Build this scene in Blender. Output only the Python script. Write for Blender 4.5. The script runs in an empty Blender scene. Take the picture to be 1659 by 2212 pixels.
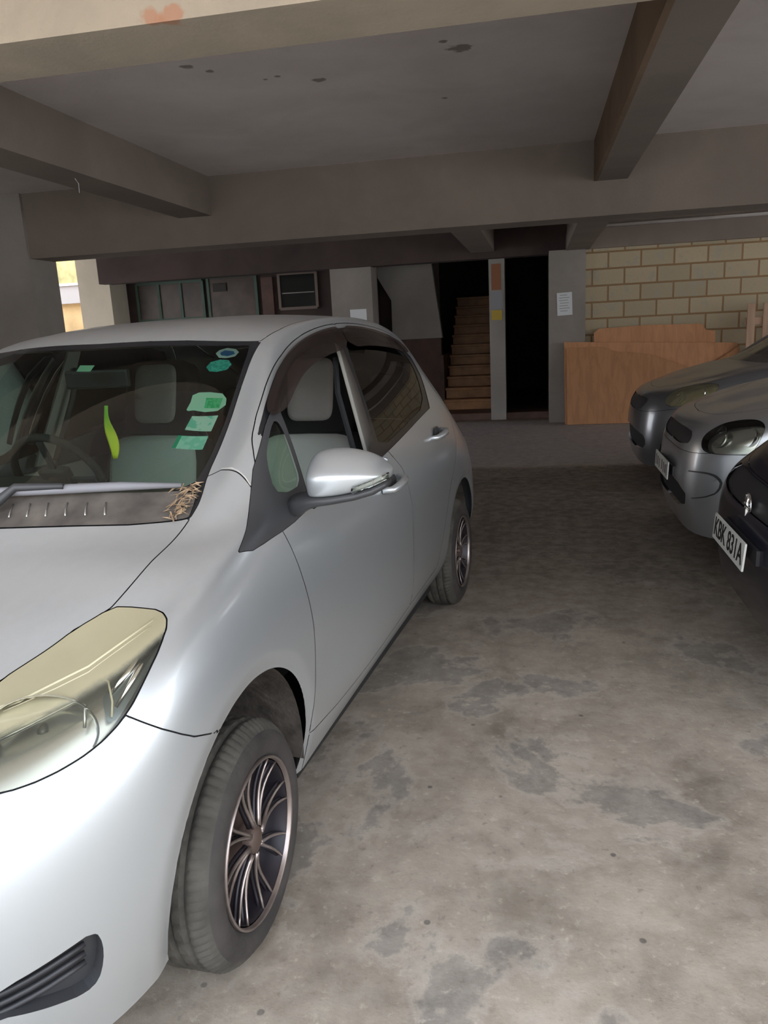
import bpy, bmesh, math, random
import numpy as np
from mathutils import Vector, Matrix
random.seed(4); RNG = np.random.default_rng(4)
SC = bpy.context.scene
COL = SC.collection

# ------------------------------------------------------------------ camera
cam_d = bpy.data.cameras.new('camera'); cam = bpy.data.objects.new('camera', cam_d); COL.objects.link(cam)
PITCH, ROLL, YAW, EYE, FPX = 0.229988, -0.0513096, 0.2003417, 1.4793, 1690.3556
def camera_axes():
    cy, sy = math.cos(YAW), math.sin(YAW)
    fwd = Vector((-sy*math.cos(PITCH), cy*math.cos(PITCH), -math.sin(PITCH)))
    right = Vector((cy, sy, 0)); up = right.cross(fwd)
    return right*math.cos(ROLL)+up*math.sin(ROLL), -right*math.sin(ROLL)+up*math.cos(ROLL), fwd
_r, _u, _f = camera_axes()
cam.matrix_world = Matrix(((_r.x, _u.x, -_f.x, 0), (_r.y, _u.y, -_f.y, 0), (_r.z, _u.z, -_f.z, EYE), (0, 0, 0, 1)))
cam_d.sensor_fit = 'VERTICAL'; cam_d.sensor_height = 24.0; cam_d.lens = FPX/2212*24.0
cam_d.clip_start = 0.05; cam_d.clip_end = 200
SC.camera = cam

# ------------------------------------------------------------------ light
SC.view_settings.view_transform = 'Standard'; SC.view_settings.look = 'None'
SC.view_settings.gamma = 1.0; SC.view_settings.use_curve_mapping = False
SC.view_settings.exposure = 1.2
SC.cycles.caustics_reflective = False
wd = bpy.data.worlds.new('daylight'); SC.world = wd; wd.use_nodes = True
wn = wd.node_tree.nodes; wl = wd.node_tree.links
bg = wn['Background']
tcw = wn.new('ShaderNodeTexCoord'); sep = wn.new('ShaderNodeSeparateXYZ'); rmp = wn.new('ShaderNodeValToRGB')
wl.new(tcw.outputs['Generated'], sep.inputs[0]); wl.new(sep.outputs['Z'], rmp.inputs[0]); wl.new(rmp.outputs[0], bg.inputs[0])
rmp.color_ramp.elements[0].position = 0.0; rmp.color_ramp.elements[0].color = (.94, .97, 1.0, 1)
rmp.color_ramp.elements[1].position = 0.6; rmp.color_ramp.elements[1].color = (.78, .87, 1.0, 1)
bg.inputs[1].default_value = 2.1
sun_d = bpy.data.lights.new('sun', 'SUN'); sun = bpy.data.objects.new('sun', sun_d); COL.objects.link(sun)
sun_d.energy = 5.5; sun_d.angle = math.radians(1.5); sun_d.color = (1.0, .96, .90)
sun.rotation_euler = Vector((.45, .62, 1.15)).to_track_quat('Z', 'Y').to_euler()     # high, from behind the building

# ------------------------------------------------------------------ materials
MATS = {}
def newmat(name):
    m = bpy.data.materials.new(name); m.use_nodes = True; MATS[name] = m
    return m, m.node_tree.nodes, m.node_tree.links, m.node_tree.nodes['Principled BSDF']
def plain(name, col, rough=.6, metal=0., coat=0., bump=0., bscale=40., var=0., vscale=6., spec=None, coat_rough=.06):
    m, n, l, p = newmat(name)
    p.inputs['Base Color'].default_value = (*col, 1); p.inputs['Roughness'].default_value = rough
    p.inputs['Metallic'].default_value = metal; p.inputs['Coat Weight'].default_value = coat
    p.inputs['Coat Roughness'].default_value = coat_rough
    if spec is not None: p.inputs['Specular IOR Level'].default_value = spec
    tc = n.new('ShaderNodeTexCoord')
    if var > 0:
        t = n.new('ShaderNodeTexNoise'); t.inputs['Scale'].default_value = vscale; t.inputs['Detail'].default_value = 5
        l.new(tc.outputs['Object'], t.inputs['Vector'])
        mx = n.new('ShaderNodeMix'); mx.data_type = 'RGBA'
        mx.inputs['A'].default_value = (*[c*(1-var) for c in col], 1); mx.inputs['B'].default_value = (*[min(1, c*(1+var)) for c in col], 1)
        mr = n.new('ShaderNodeMapRange'); mr.inputs['From Min'].default_value = .3; mr.inputs['From Max'].default_value = .7
        l.new(t.outputs['Fac'], mr.inputs[0]); l.new(mr.outputs[0], mx.inputs['Factor']); l.new(mx.outputs['Result'], p.inputs['Base Color'])
    if bump > 0:
        t = n.new('ShaderNodeTexNoise'); t.inputs['Scale'].default_value = bscale; t.inputs['Detail'].default_value = 6
        l.new(tc.outputs['Object'], t.inputs['Vector'])
        b = n.new('ShaderNodeBump'); b.inputs['Strength'].default_value = bump; b.inputs['Distance'].default_value = .01
        l.new(t.outputs['Fac'], b.inputs['Height']); l.new(b.outputs[0], p.inputs['Normal'])
    return m
def glass(name, tint, refl=1.0, rough=.02, haze=0., hazecol=(.5, .5, .5)):
    m, n, l, p = newmat(name); out = n['Material Output']; n.remove(p)
    tr = n.new('ShaderNodeBsdfTransparent'); tr.inputs[0].default_value = (*tint, 1)
    gl = n.new('ShaderNodeBsdfGlossy'); gl.inputs['Roughness'].default_value = rough; gl.inputs['Color'].default_value = (refl, refl, refl, 1)
    fr = n.new('ShaderNodeFresnel'); fr.inputs[0].default_value = 1.5
    mx = n.new('ShaderNodeMixShader'); l.new(fr.outputs[0], mx.inputs[0])
    if haze > 0:
        df = n.new('ShaderNodeBsdfDiffuse'); df.inputs[0].default_value = (*hazecol, 1)
        m2 = n.new('ShaderNodeMixShader'); m2.inputs[0].default_value = haze
        l.new(tr.outputs[0], m2.inputs[1]); l.new(df.outputs[0], m2.inputs[2]); l.new(m2.outputs[0], mx.inputs[1])
    else: l.new(tr.outputs[0], mx.inputs[1])
    l.new(gl.outputs[0], mx.inputs[2]); l.new(mx.outputs[0], out.inputs[0])
    return m
def ramp(n, fac, stops, l):
    r = n.new('ShaderNodeValToRGB'); e = r.color_ramp.elements
    e[0].position, e[0].color = stops[0][0], (*stops[0][1], 1); e[1].position, e[1].color = stops[-1][0], (*stops[-1][1], 1)
    for pos, c in stops[1:-1]:
        k = e.new(pos); k.color = (*c, 1)
    l.new(fac, r.inputs[0]); return r.outputs[0]
def noise(n, l, vec, scale, detail=5, rough=.55, dist=0.):
    t = n.new('ShaderNodeTexNoise'); t.inputs['Scale'].default_value = scale; t.inputs['Detail'].default_value = detail
    t.inputs['Roughness'].default_value = rough; t.inputs['Distortion'].default_value = dist; l.new(vec, t.inputs['Vector']); return t.outputs['Fac']
def mixc(n, l, fac, a, b, mode='MIX'):
    x = n.new('ShaderNodeMix'); x.data_type = 'RGBA'; x.blend_type = mode
    for s, k in ((fac, 'Factor'), (a, 'A'), (b, 'B')):
        if isinstance(s, (int, float)): x.inputs[k].default_value = s
        elif isinstance(s, tuple): x.inputs[k].default_value = (*s, 1)
        else: l.new(s, x.inputs[k])
    return x.outputs['Result']
def maprange(n, l, v, a, b, c=0., d=1.):
    m = n.new('ShaderNodeMapRange'); l.new(v, m.inputs[0])
    for i, x in enumerate((a, b, c, d)): m.inputs[i+1].default_value = x
    m.interpolation_type = 'SMOOTHSTEP'; return m.outputs[0]
def mathn(n, l, op, a, b=0.):
    m = n.new('ShaderNodeMath'); m.operation = op
    for i, s in enumerate((a, b)):
        if isinstance(s, (int, float)): m.inputs[i].default_value = s
        else: l.new(s, m.inputs[i])
    return m.outputs[0]

def concrete_floor():
    m, n, l, p = newmat('stained_concrete'); tc = n.new('ShaderNodeTexCoord'); v = tc.outputs['Object']
    big = noise(n, l, v, .9, 6, .6, .6); mid = noise(n, l, v, 3.2, 8, .62, .4); fine = noise(n, l, v, 26, 8, .7); speck = noise(n, l, v, 70, 3, .6)
    c = ramp(n, big, [(.33, (.21, .175, .135)), (.47, (.34, .285, .225)), (.62, (.44, .375, .30))], l)
    c = mixc(n, l, .55, c, ramp(n, mid, [(.35, (.17, .145, .115)), (.5, (.34, .285, .23)), (.68, (.51, .44, .355))], l))
    # worn grey screed islands with sharp edges
    w = noise(n, l, v, 1.25, 9, .62, .25)
    isl = maprange(n, l, w, .53, .555)
    c = mixc(n, l, mathn(n, l, 'MULTIPLY', isl, .55), c, (.19, .18, .165))
    edge = mathn(n, l, 'MULTIPLY', maprange(n, l, w, .505, .53), maprange(n, l, w, .56, .535))
    c = mixc(n, l, mathn(n, l, 'MULTIPLY', edge, .35), c, (.52, .46, .40))
    c = mixc(n, l, maprange(n, l, fine, .56, .70, 0, .6), c, (.15, .13, .105))
    c = mixc(n, l, maprange(n, l, fine, .44, .30, 0, .55), c, (.62, .55, .45))
    # small dark oil drops
    vo = n.new('ShaderNodeTexVoronoi'); vo.inputs['Scale'].default_value = 5.5; l.new(v, vo.inputs['Vector'])
    c = mixc(n, l, maprange(n, l, vo.outputs['Distance'], .06, .035, 0, .75), c, (.05, .045, .04))
    # brown band: lane grime plus painted shade between the cars; paler trowelled slab beyond
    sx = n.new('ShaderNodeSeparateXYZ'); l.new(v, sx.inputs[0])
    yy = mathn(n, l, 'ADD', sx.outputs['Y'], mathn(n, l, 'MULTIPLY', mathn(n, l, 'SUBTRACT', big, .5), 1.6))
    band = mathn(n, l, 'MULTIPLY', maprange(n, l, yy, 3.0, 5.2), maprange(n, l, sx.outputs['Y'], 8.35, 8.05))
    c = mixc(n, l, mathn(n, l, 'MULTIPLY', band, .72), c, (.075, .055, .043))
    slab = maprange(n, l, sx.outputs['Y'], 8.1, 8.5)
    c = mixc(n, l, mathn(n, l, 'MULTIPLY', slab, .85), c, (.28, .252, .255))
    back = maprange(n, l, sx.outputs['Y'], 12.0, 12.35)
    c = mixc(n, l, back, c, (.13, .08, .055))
    c = mixc(n, l, maprange(n, l, noise(n, l, v, 11, 9, .68), .36, .66, 0, .5), c, mixc(n, l, .5, c, (.60, .54, .46)))
    l.new(c, p.inputs['Base Color'])
    l.new(maprange(n, l, mid, .3, .7, .62, .85), p.inputs['Roughness'])
    b = n.new('ShaderNodeBump'); b.inputs['Strength'].default_value = .35; b.inputs['Distance'].default_value = .012
    hh = mathn(n, l, 'ADD', mathn(n, l, 'MULTIPLY', fine, .6), mathn(n, l, 'ADD', mid, mathn(n, l, 'MULTIPLY', speck, .15)))
    l.new(hh, b.inputs['Height']); l.new(b.outputs[0], p.inputs['Normal'])
    return m
def plaster(name, col, dark, stain=None, scale=1.2, spots=(), spotcol=(.1, .1, .1), wall=False):
    m, n, l, p = newmat(name); tc = n.new('ShaderNodeTexCoord'); v = tc.outputs['Object']
    a = noise(n, l, v, scale, 7, .6, .3); f = noise(n, l, v, 38, 5, .7)
    c = mixc(n, l, maprange(n, l, a, .3, .7), dark, col)
    c = mixc(n, l, maprange(n, l, f, .58, .8, 0, .35), c, tuple(x*.6 for x in col))
    if stain:
        s = noise(n, l, v, 2.6, 4, .5, .5)
        c = mixc(n, l, maprange(n, l, s, .70, .74, 0, .8), c, stain)
    for sx_, sy_, sr in spots:      # single stains, each where it is in the place
        vd = n.new('ShaderNodeVectorMath'); vd.operation = 'DISTANCE'; vm = n.new('ShaderNodeVectorMath'); vm.operation = 'MULTIPLY'
        vm.inputs[1].default_value = (1, 1, 1) if wall else (1, 1, 0); l.new(v, vm.inputs[0]); l.new(vm.outputs[0], vd.inputs[0]); vd.inputs[1].default_value = (sx_, 2.36, sy_) if wall else (sx_, sy_, 0)
        dd = mathn(n, l, 'ADD', vd.outputs['Value'], mathn(n, l, 'MULTIPLY', mathn(n, l, 'SUBTRACT', noise(n, l, v, 14, 4), .5), sr*2.4))
        c = mixc(n, l, maprange(n, l, dd, sr, sr*.55, 0, .75), c, spotcol)
    l.new(c, p.inputs['Base Color']); p.inputs['Roughness'].default_value = .9
    b = n.new('ShaderNodeBump'); b.inputs['Strength'].default_value = .25; b.inputs['Distance'].default_value = .006
    l.new(f, b.inputs['Height']); l.new(b.outputs[0], p.inputs['Normal'])
    return m
def block_wall():
    m, n, l, p = newmat('stone_blocks'); tc = n.new('ShaderNodeTexCoord'); mp = n.new('ShaderNodeMapping')
    mp.inputs['Rotation'].default_value = (math.radians(90), 0, 0); mp.inputs['Location'].default_value = (.12, .11, 0)
    l.new(tc.outputs['Object'], mp.inputs[0])
    br = n.new('ShaderNodeTexBrick'); l.new(mp.outputs[0], br.inputs['Vector'])
    br.inputs['Scale'].default_value = 1.0; br.inputs['Brick Width'].default_value = .44; br.inputs['Row Height'].default_value = .226
    br.inputs['Mortar Size'].default_value = .013; br.inputs['Mortar Smooth'].default_value = .3; br.inputs['Bias'].default_value = 0
    br.inputs['Color1'].default_value = (.50, .42, .29, 1); br.inputs['Color2'].default_value = (.41, .35, .245, 1); br.inputs['Mortar'].default_value = (.30, .18, .09, 1)
    v = tc.outputs['Object']; a = noise(n, l, v, 5, 6, .6, .8); f = noise(n, l, v, 34, 6, .7)
    c = mixc(n, l, maprange(n, l, a, .56, .6, 0, .45), br.outputs['Color'], (.36, .36, .32))
    c = mixc(n, l, maprange(n, l, f, .5, .8, 0, .5), c, (.34, .30, .23))
    c = mixc(n, l, mathn(n, l, 'MULTIPLY', br.outputs['Fac'], .9), c, (.30, .185, .09))
    l.new(c, p.inputs['Base Color']); p.inputs['Roughness'].default_value = .92
    b = n.new('ShaderNodeBump'); b.inputs['Strength'].default_value = .8; b.inputs['Distance'].default_value = .012; b.invert = True
    l.new(mathn(n, l, 'ADD', br.outputs['Fac'], mathn(n, l, 'MULTIPLY', f, .5)), b.inputs['Height']); l.new(b.outputs[0], p.inputs['Normal'])
    return m
def board_mat(name, col, band=None):
    m, n, l, p = newmat(name); tc = n.new('ShaderNodeTexCoord'); v = tc.outputs['Object']
    mp = n.new('ShaderNodeMapping'); mp.inputs['Scale'].default_value = (9, 9, .8); l.new(v, mp.inputs[0])
    g = noise(n, l, mp.outputs[0], 1.6, 6, .6, .6); a = noise(n, l, v, 1.4, 5)
    c = mixc(n, l, maprange(n, l, g, .35, .65), tuple(x*.80 for x in col), col)
    c = mixc(n, l, maprange(n, l, a, .5, .75, 0, .35), c, tuple(x*.7 for x in col))
    l.new(c, p.inputs['Base Color']); p.inputs['Roughness'].default_value = .75; return m
def paint(name, col, metal=.75, rough=.34, dust=.0, dustcol=(.30, .26, .22), cw=.8):
    """car paint with a clear coat; settled dust sits on upward faces"""
    m, n, l, p = newmat(name); tc = n.new('ShaderNodeTexCoord'); v = tc.outputs['Object']
    f = noise(n, l, v, 7, 6, .6); ge = n.new('ShaderNodeNewGeometry'); sx = n.new('ShaderNodeSeparateXYZ'); l.new(ge.outputs['Normal'], sx.inputs[0])
    up = mathn(n, l, 'MULTIPLY', maprange(n, l, sx.outputs['Z'], .75, 1.0), dust)
    up = mathn(n, l, 'MULTIPLY', up, maprange(n, l, f, .25, .6, .6, 1.))
    c = mixc(n, l, up, col, dustcol); l.new(c, p.inputs['Base Color'])
    l.new(mathn(n, l, 'MULTIPLY', mathn(n, l, 'SUBTRACT', 1., up), metal), p.inputs['Metallic'])
    l.new(mathn(n, l, 'ADD', rough, mathn(n, l, 'MULTIPLY', up, .35)), p.inputs['Roughness'])
    l.new(mathn(n, l, 'SUBTRACT', cw, mathn(n, l, 'MULTIPLY', up, cw*.9)), p.inputs['Coat Weight']); p.inputs['Coat Roughness'].default_value = .10
    return m
def lens_mat():
    """weathered polycarbonate: yellowed on the upper slope, clearer below"""
    m, n, l, p = newmat('yellowed_lens'); out = n['Material Output']; n.remove(p)
    tc = n.new('ShaderNodeTexCoord'); v = tc.outputs['Object']; uvn = n.new('ShaderNodeUVMap'); uvn.uv_map = 'skin'
    sx = n.new('ShaderNodeSeparateXYZ'); l.new(uvn.outputs[0], sx.inputs[0])
    f = noise(n, l, v, 9, 5, .6); d = mathn(n, l, 'ADD', sx.outputs['Y'], mathn(n, l, 'MULTIPLY', mathn(n, l, 'SUBTRACT', f, .5), .5))
    yel = maprange(n, l, d, 5.0, 5.35)
    hz = mathn(n, l, 'ADD', mathn(n, l, 'MULTIPLY', yel, .58), mathn(n, l, 'MULTIPLY', f, .10))
    tr = n.new('ShaderNodeBsdfTransparent'); l.new(mixc(n, l, yel, (.95, .95, .88), (.88, .82, .58)), tr.inputs[0])
    df = n.new('ShaderNodeBsdfDiffuse'); l.new(mixc(n, l, yel, (.50, .50, .40), (.58, .52, .34)), df.inputs[0])
    m2 = n.new('ShaderNodeMixShader'); l.new(hz, m2.inputs[0]); l.new(tr.outputs[0], m2.inputs[1]); l.new(df.outputs[0], m2.inputs[2])
    gl = n.new('ShaderNodeBsdfGlossy'); gl.inputs['Roughness'].default_value = .12
    fr = n.new('ShaderNodeFresnel'); fr.inputs[0].default_value = 1.5
    mx = n.new('ShaderNodeMixShader'); l.new(fr.outputs[0], mx.inputs[0]); l.new(m2.outputs[0], mx.inputs[1]); l.new(gl.outputs[0], mx.inputs[2])
    l.new(mx.outputs[0], out.inputs[0]); return m
def sticker_mat(name, a, b, scale=60, thr=.5):
    m, n, l, p = newmat(name); tc = n.new('ShaderNodeTexCoord'); t = noise(n, l, tc.outputs['Object'], scale, 2)
    l.new(mixc(n, l, maprange(n, l, t, thr-.03, thr+.03), a, b), p.inputs['Base Color']); p.inputs['Roughness'].default_value = .5
    return m

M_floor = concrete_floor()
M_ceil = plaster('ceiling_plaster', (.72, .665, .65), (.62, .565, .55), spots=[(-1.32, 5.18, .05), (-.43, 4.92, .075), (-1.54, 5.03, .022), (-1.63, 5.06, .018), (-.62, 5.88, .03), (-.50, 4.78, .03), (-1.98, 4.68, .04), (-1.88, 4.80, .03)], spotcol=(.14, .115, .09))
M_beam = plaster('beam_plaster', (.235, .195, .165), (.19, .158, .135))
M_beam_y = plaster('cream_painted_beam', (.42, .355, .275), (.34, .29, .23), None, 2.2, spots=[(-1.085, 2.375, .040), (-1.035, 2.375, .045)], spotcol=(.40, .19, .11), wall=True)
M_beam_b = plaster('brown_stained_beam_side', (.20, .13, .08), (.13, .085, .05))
M_col = plaster('pillar_plaster', (.33, .30, .28), (.26, .235, .215))
M_colpale = plaster('pale_pillar_plaster', (.70, .64, .52), (.60, .55, .45))
M_wall = plaster('wall_plaster', (.40, .38, .36), (.32, .305, .29))
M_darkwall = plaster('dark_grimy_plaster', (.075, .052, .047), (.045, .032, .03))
M_blocks = block_wall()
M_stair = plain('varnished_brown_steps', (.30, .145, .055), .5, var=.3, vscale=5)
M_stairside = plain('dark_brown_woodwork', (.09, .045, .035), .6, var=.3)
M_board = board_mat('brown_board', (.50, .25, .12)); M_board2 = board_mat('orange_brown_board', (.60, .30, .15))
M_wood = board_mat('bare_timber', (.50, .34, .24))
M_paper = plain('white_paper', (.72, .75, .78), .7); M_ink = plain('grey_ink', (.30, .32, .36), .8)
M_green = plain('green_window_frame', (.05, .10, .075), .5); M_brownframe = plain('brown_window_frame', (.17, .13, .11), .6)
M_win = plain('dark_window_pane', (.02, .022, .022), .12)
M_winlit = plain('curtained_pane', (.06, .04, .034), .3, var=.5, vscale=3)
M_conduit = plain('white_conduit', (.75, .72, .72), .4)
M_ground = plain('sunlit_yard', (.50, .48, .45), .9, var=.2, vscale=1)
M_yellow = plain('yellow_sign', (.55, .40, .06), .6); M_orange = plain('orange_brown_sign', (.30, .12, .05), .6); M_greyp = plain('grey_sign', (.32, .33, .36), .6)

M_silver = paint('silver_paint', (.565, .60, .625), .70, .36, dust=.55)
M_darkgrey = paint('dark_grey_paint', (.16, .165, .18), .6, .3, .25)
M_midsilver = paint('grey_silver_paint', (.42, .44, .46), .7, .32, .35)
M_navy = paint('navy_black_paint', (.006, .007, .020), .1, .25, .0, cw=.5)
M_black = plain('black_plastic', (.028, .028, .032), .45); M_blackg = plain('gloss_black_plastic', (.016, .017, .02), .18)
M_charcoal = plain('charcoal_plastic', (.045, .046, .05), .42)
M_gap = plain('shadow_seam_black', (.012, .012, .013), .8)
M_dirt = plain('dusty_wheel_liner', (.075, .062, .052), .9, var=.5, vscale=14, bump=.6, bscale=30)
M_tread = plain('dusty_tread_rubber', (.072, .067, .057), .9, var=.3, vscale=12, bump=.3, bscale=70)
M_tyre = plain('dusty_rubber', (.045, .039, .037), .8, var=.35, vscale=9, bump=.25, bscale=60)
M_alloy = plain('machined_alloy', (.36, .31, .29), .32, .85, var=.2, vscale=18)
M_rimdark = plain('dark_rim_paint', (.028, .024, .030), .4, .3)
M_disc = plain('rusty_brake_steel', (.13, .09, .075), .6, .4, var=.4)
M_ws = glass('green_windscreen', (.66, .84, .75), .8)
M_sideglass = glass('clear_green_side_glass', (.62, .76, .62), .9)
M_tint = glass('smoked_glass', (.16, .13, .12), .9)
M_visor = glass('smoked_visor_plastic', (.26, .20, .18), .8, .12, haze=.22, hazecol=(.10, .075, .07))
M_lens = lens_mat(); M_clear = glass('clear_lens', (.88, .90, .86), 1.)
M_reflector = plain('chrome_reflector', (.80, .80, .76), .14, 1.)
M_bezel = plain('satin_grey_bezel', (.46, .46, .43), .25, .75); M_dimref = plain('dim_lamp_reflector', (.62, .63, .60), .25, .9)
M_trimcloth = plain('light_grey_seat_cloth', (.50, .49, .46), .9, bump=.3, bscale=200); M_seatblack = plain('black_seat_cloth', (.022, .022, .022), .9)
M_dash = plain('dark_dashboard', (.030, .032, .032), .6); M_lightrim = plain('pale_grey_door_trim', (.48, .47, .43), .7)
M_taill = plain('red_lamp', (.30, .015, .015), .15)
M_plate = plain('white_number_plate', (.72, .74, .70), .4); M_char = plain('black_lettering', (.01, .01, .01), .5)
M_leaf = plain('dry_leaf_litter', (.38, .27, .17), .9, var=.4, vscale=60)
M_chrome = plain('chrome', (.8, .8, .8), .08, 1.)
M_freshener = None

# ------------------------------------------------------------------ mesh helpers
def link(name, me, mat=None, parent=None, loc=None):
    o = bpy.data.objects.new(name, me); COL.objects.link(o)
    if mat is not None: me.materials.append(mat)
    if parent is not None: o.parent = parent
    if loc is not None: o.location = loc
    return o
def tag(o, label=None, cat=None, group=None, kind=None):
    for k, v in (('label', label), ('category', cat), ('group', group), ('kind', kind)):
        if v: o[k] = v
    return o
def thing(name, label, cat, loc=(0, 0, 0), rz=0, group=None):
    o = bpy.data.objects.new(name, None); COL.objects.link(o); o.location = loc; o.rotation_euler = (0, 0, rz)
    o.empty_display_size = .1
    return tag(o, label, cat, group)
class MB:
    def __init__(s): s.v = []; s.f = []
    def add(s, vs, fs):
        b = len(s.v); s.v += [tuple(float(c) for c in v) for v in vs]; s.f += [tuple(i+b for i in f) for f in fs]; return s
    def box(s, x0, x1, y0, y1, z0, z1, M=None):
        vs = [Vector(c) for c in ((x0,y0,z0),(x1,y0,z0),(x1,y1,z0),(x0,y1,z0),(x0,y0,z1),(x1,y0,z1),(x1,y1,z1),(x0,y1,z1))]
        if M is not None: vs = [M @ v for v in vs]
        return s.add(vs, [(0,3,2,1),(4,5,6,7),(0,1,5,4),(1,2,6,5),(2,3,7,6),(3,0,4,7)])
    def prism(s, pts, d):
        """polygon (list of 3-D points) extruded by the vector d"""
        n = len(pts); a = [Vector(p) for p in pts]; d = Vector(d)
        return s.add(a+[p+d for p in a], [tuple(range(n)), tuple(reversed(range(n, 2*n)))]+[(i, n+i, n+(i+1) % n, (i+1) % n) for i in range(n)])
    def tube(s, path, r, n=10, cap=True):
        P = [Vector(p) for p in path]; rs = r if isinstance(r, (list, tuple)) else [r]*len(P); vs = []; fs = []
        T0 = (P[1]-P[0]).normalized(); nrm = T0.orthogonal().normalized()
        for i, p in enumerate(P):
            T = (P[min(i+1, len(P)-1)]-P[max(i-1, 0)]).normalized(); nrm = (nrm-T*nrm.dot(T)).normalized(); b = T.cross(nrm)
            for k in range(n):
                a = 2*math.pi*k/n; vs.append(p+(nrm*math.cos(a)+b*math.sin(a))*rs[i])
        for i in range(len(P)-1):
            for k in range(n): fs.append((i*n+k, i*n+(k+1) % n, (i+1)*n+(k+1) % n, (i+1)*n+k))
        if cap: fs += [tuple(reversed(range(n))), tuple(range((len(P)-1)*n, len(P)*n))]
        return s.add(vs, fs)
    def loft(s, rings, closed=True, cap=True):
        n = len(rings[0]); vs = [v for r in rings for v in r]; fs = []
        for i in range(len(rings)-1):
            for k in range(n if closed else n-1): fs.append((i*n+k, i*n+(k+1) % n, (i+1)*n+(k+1) % n, (i+1)*n+k))
        if cap and closed: fs += [tuple(reversed(range(n))), tuple(range((len(rings)-1)*n, len(rings)*n))]
        return s.add(vs, fs)
    def lathe(s, prof, seg=64, mod=None):
        """profile of (radius, x) turned about the X axis; mod(angle index, profile index) -> radius offset"""
        n = len(prof); vs = []; fs = []
        for k in range(seg):
            a = 2*math.pi*k/seg
            for j, (r, x) in enumerate(prof):
                rr = r+(mod(k, j) if mod else 0); vs.append((x, rr*math.cos(a), rr*math.sin(a)))
        for k in range(seg):
            for j in range(n-1): fs.append((k*n+j, ((k+1) % seg)*n+j, ((k+1) % seg)*n+j+1, k*n+j+1))
        return s.add(vs, fs)
    def build(s, name, mat, parent=None, loc=None, smooth=False, bevel=0., subsurf=0, M=None, kind=None, label=None, auto=None):
        me = bpy.data.meshes.new(name); v = s.v
        if M is not None: v = [tuple(M @ Vector(p)) for p in v]
        if loc is not None: v = [(p[0]-loc[0], p[1]-loc[1], p[2]-loc[2]) for p in v]
        me.from_pydata(v, [], s.f); me.update()
        bm = bmesh.new(); bm.from_mesh(me); bmesh.ops.recalc_face_normals(bm, faces=bm.faces); bm.to_mesh(me); bm.free()
        if smooth:
            me.shade_smooth()
            if auto: me.set_sharp_from_angle(angle=math.radians(auto))
        o = link(name, me, mat, parent, loc)
        if bevel: md = o.modifiers.new('bevel', 'BEVEL'); md.width = bevel; md.segments = 2; md.limit_method = 'ANGLE'
        if subsurf: md = o.modifiers.new('sub', 'SUBSURF'); md.levels = md.render_levels = subsurf
        if kind: o['kind'] = kind
        if label: o['label'] = label
        return o
def struct(name, mb, mat, **k): return mb.build(name, mat, kind='structure', **k)
def TR(x, y, z, rz=0., rx=0., ry=0.): return Matrix.Translation((x, y, z)) @ Matrix.Rotation(rz, 4, 'Z') @ Matrix.Rotation(ry, 4, 'Y') @ Matrix.Rotation(rx, 4, 'X')

# ------------------------------------------------------------------ the garage
CEIL = 3.0
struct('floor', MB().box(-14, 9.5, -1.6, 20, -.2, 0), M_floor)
struct('yard_ground', MB().box(-40, 45, -40, -1.6, -.25, -.03), M_ground)
struct('yard_ground', MB().box(9.5, 45, -1.6, 30, -.25, -.03), M_ground)
struct('ceiling', MB().box(-14, 9.5, -.5, 13.6, CEIL, CEIL+.25), M_ceil)
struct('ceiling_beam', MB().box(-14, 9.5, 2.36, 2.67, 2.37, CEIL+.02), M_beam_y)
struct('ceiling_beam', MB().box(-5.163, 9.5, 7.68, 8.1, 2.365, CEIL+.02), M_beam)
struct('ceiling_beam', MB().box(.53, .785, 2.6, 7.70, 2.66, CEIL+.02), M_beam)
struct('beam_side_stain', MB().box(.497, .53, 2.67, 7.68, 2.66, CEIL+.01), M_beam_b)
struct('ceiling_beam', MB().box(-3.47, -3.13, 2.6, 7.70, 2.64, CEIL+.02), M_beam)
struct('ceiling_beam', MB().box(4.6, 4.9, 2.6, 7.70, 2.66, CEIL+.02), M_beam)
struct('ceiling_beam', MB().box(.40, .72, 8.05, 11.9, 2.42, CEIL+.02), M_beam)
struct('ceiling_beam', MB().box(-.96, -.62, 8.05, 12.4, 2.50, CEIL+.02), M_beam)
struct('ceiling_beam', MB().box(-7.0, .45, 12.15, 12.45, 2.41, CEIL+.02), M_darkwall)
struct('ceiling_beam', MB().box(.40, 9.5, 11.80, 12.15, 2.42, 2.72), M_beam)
# pillars
struct('pillar', MB().box(-6.4, -5.163, 7.64, 8.13, 0, CEIL+.02), M_col)
struct('pillar', MB().box(.163, .668, 11.84, 12.35, 0, 2.43), M_col)
struct('pillar', MB().box(-.72, -.485, 12.38, 12.7, 0, 2.45), M_wall)
struct('pillar', MB().box(-7.50, -6.93, 12.35, 12.9, 0, CEIL), M_colpale)
struct('pillar', MB().box(-3.15, -2.5, 12.25, 12.7, 0, 2.45), M_col)
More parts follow.
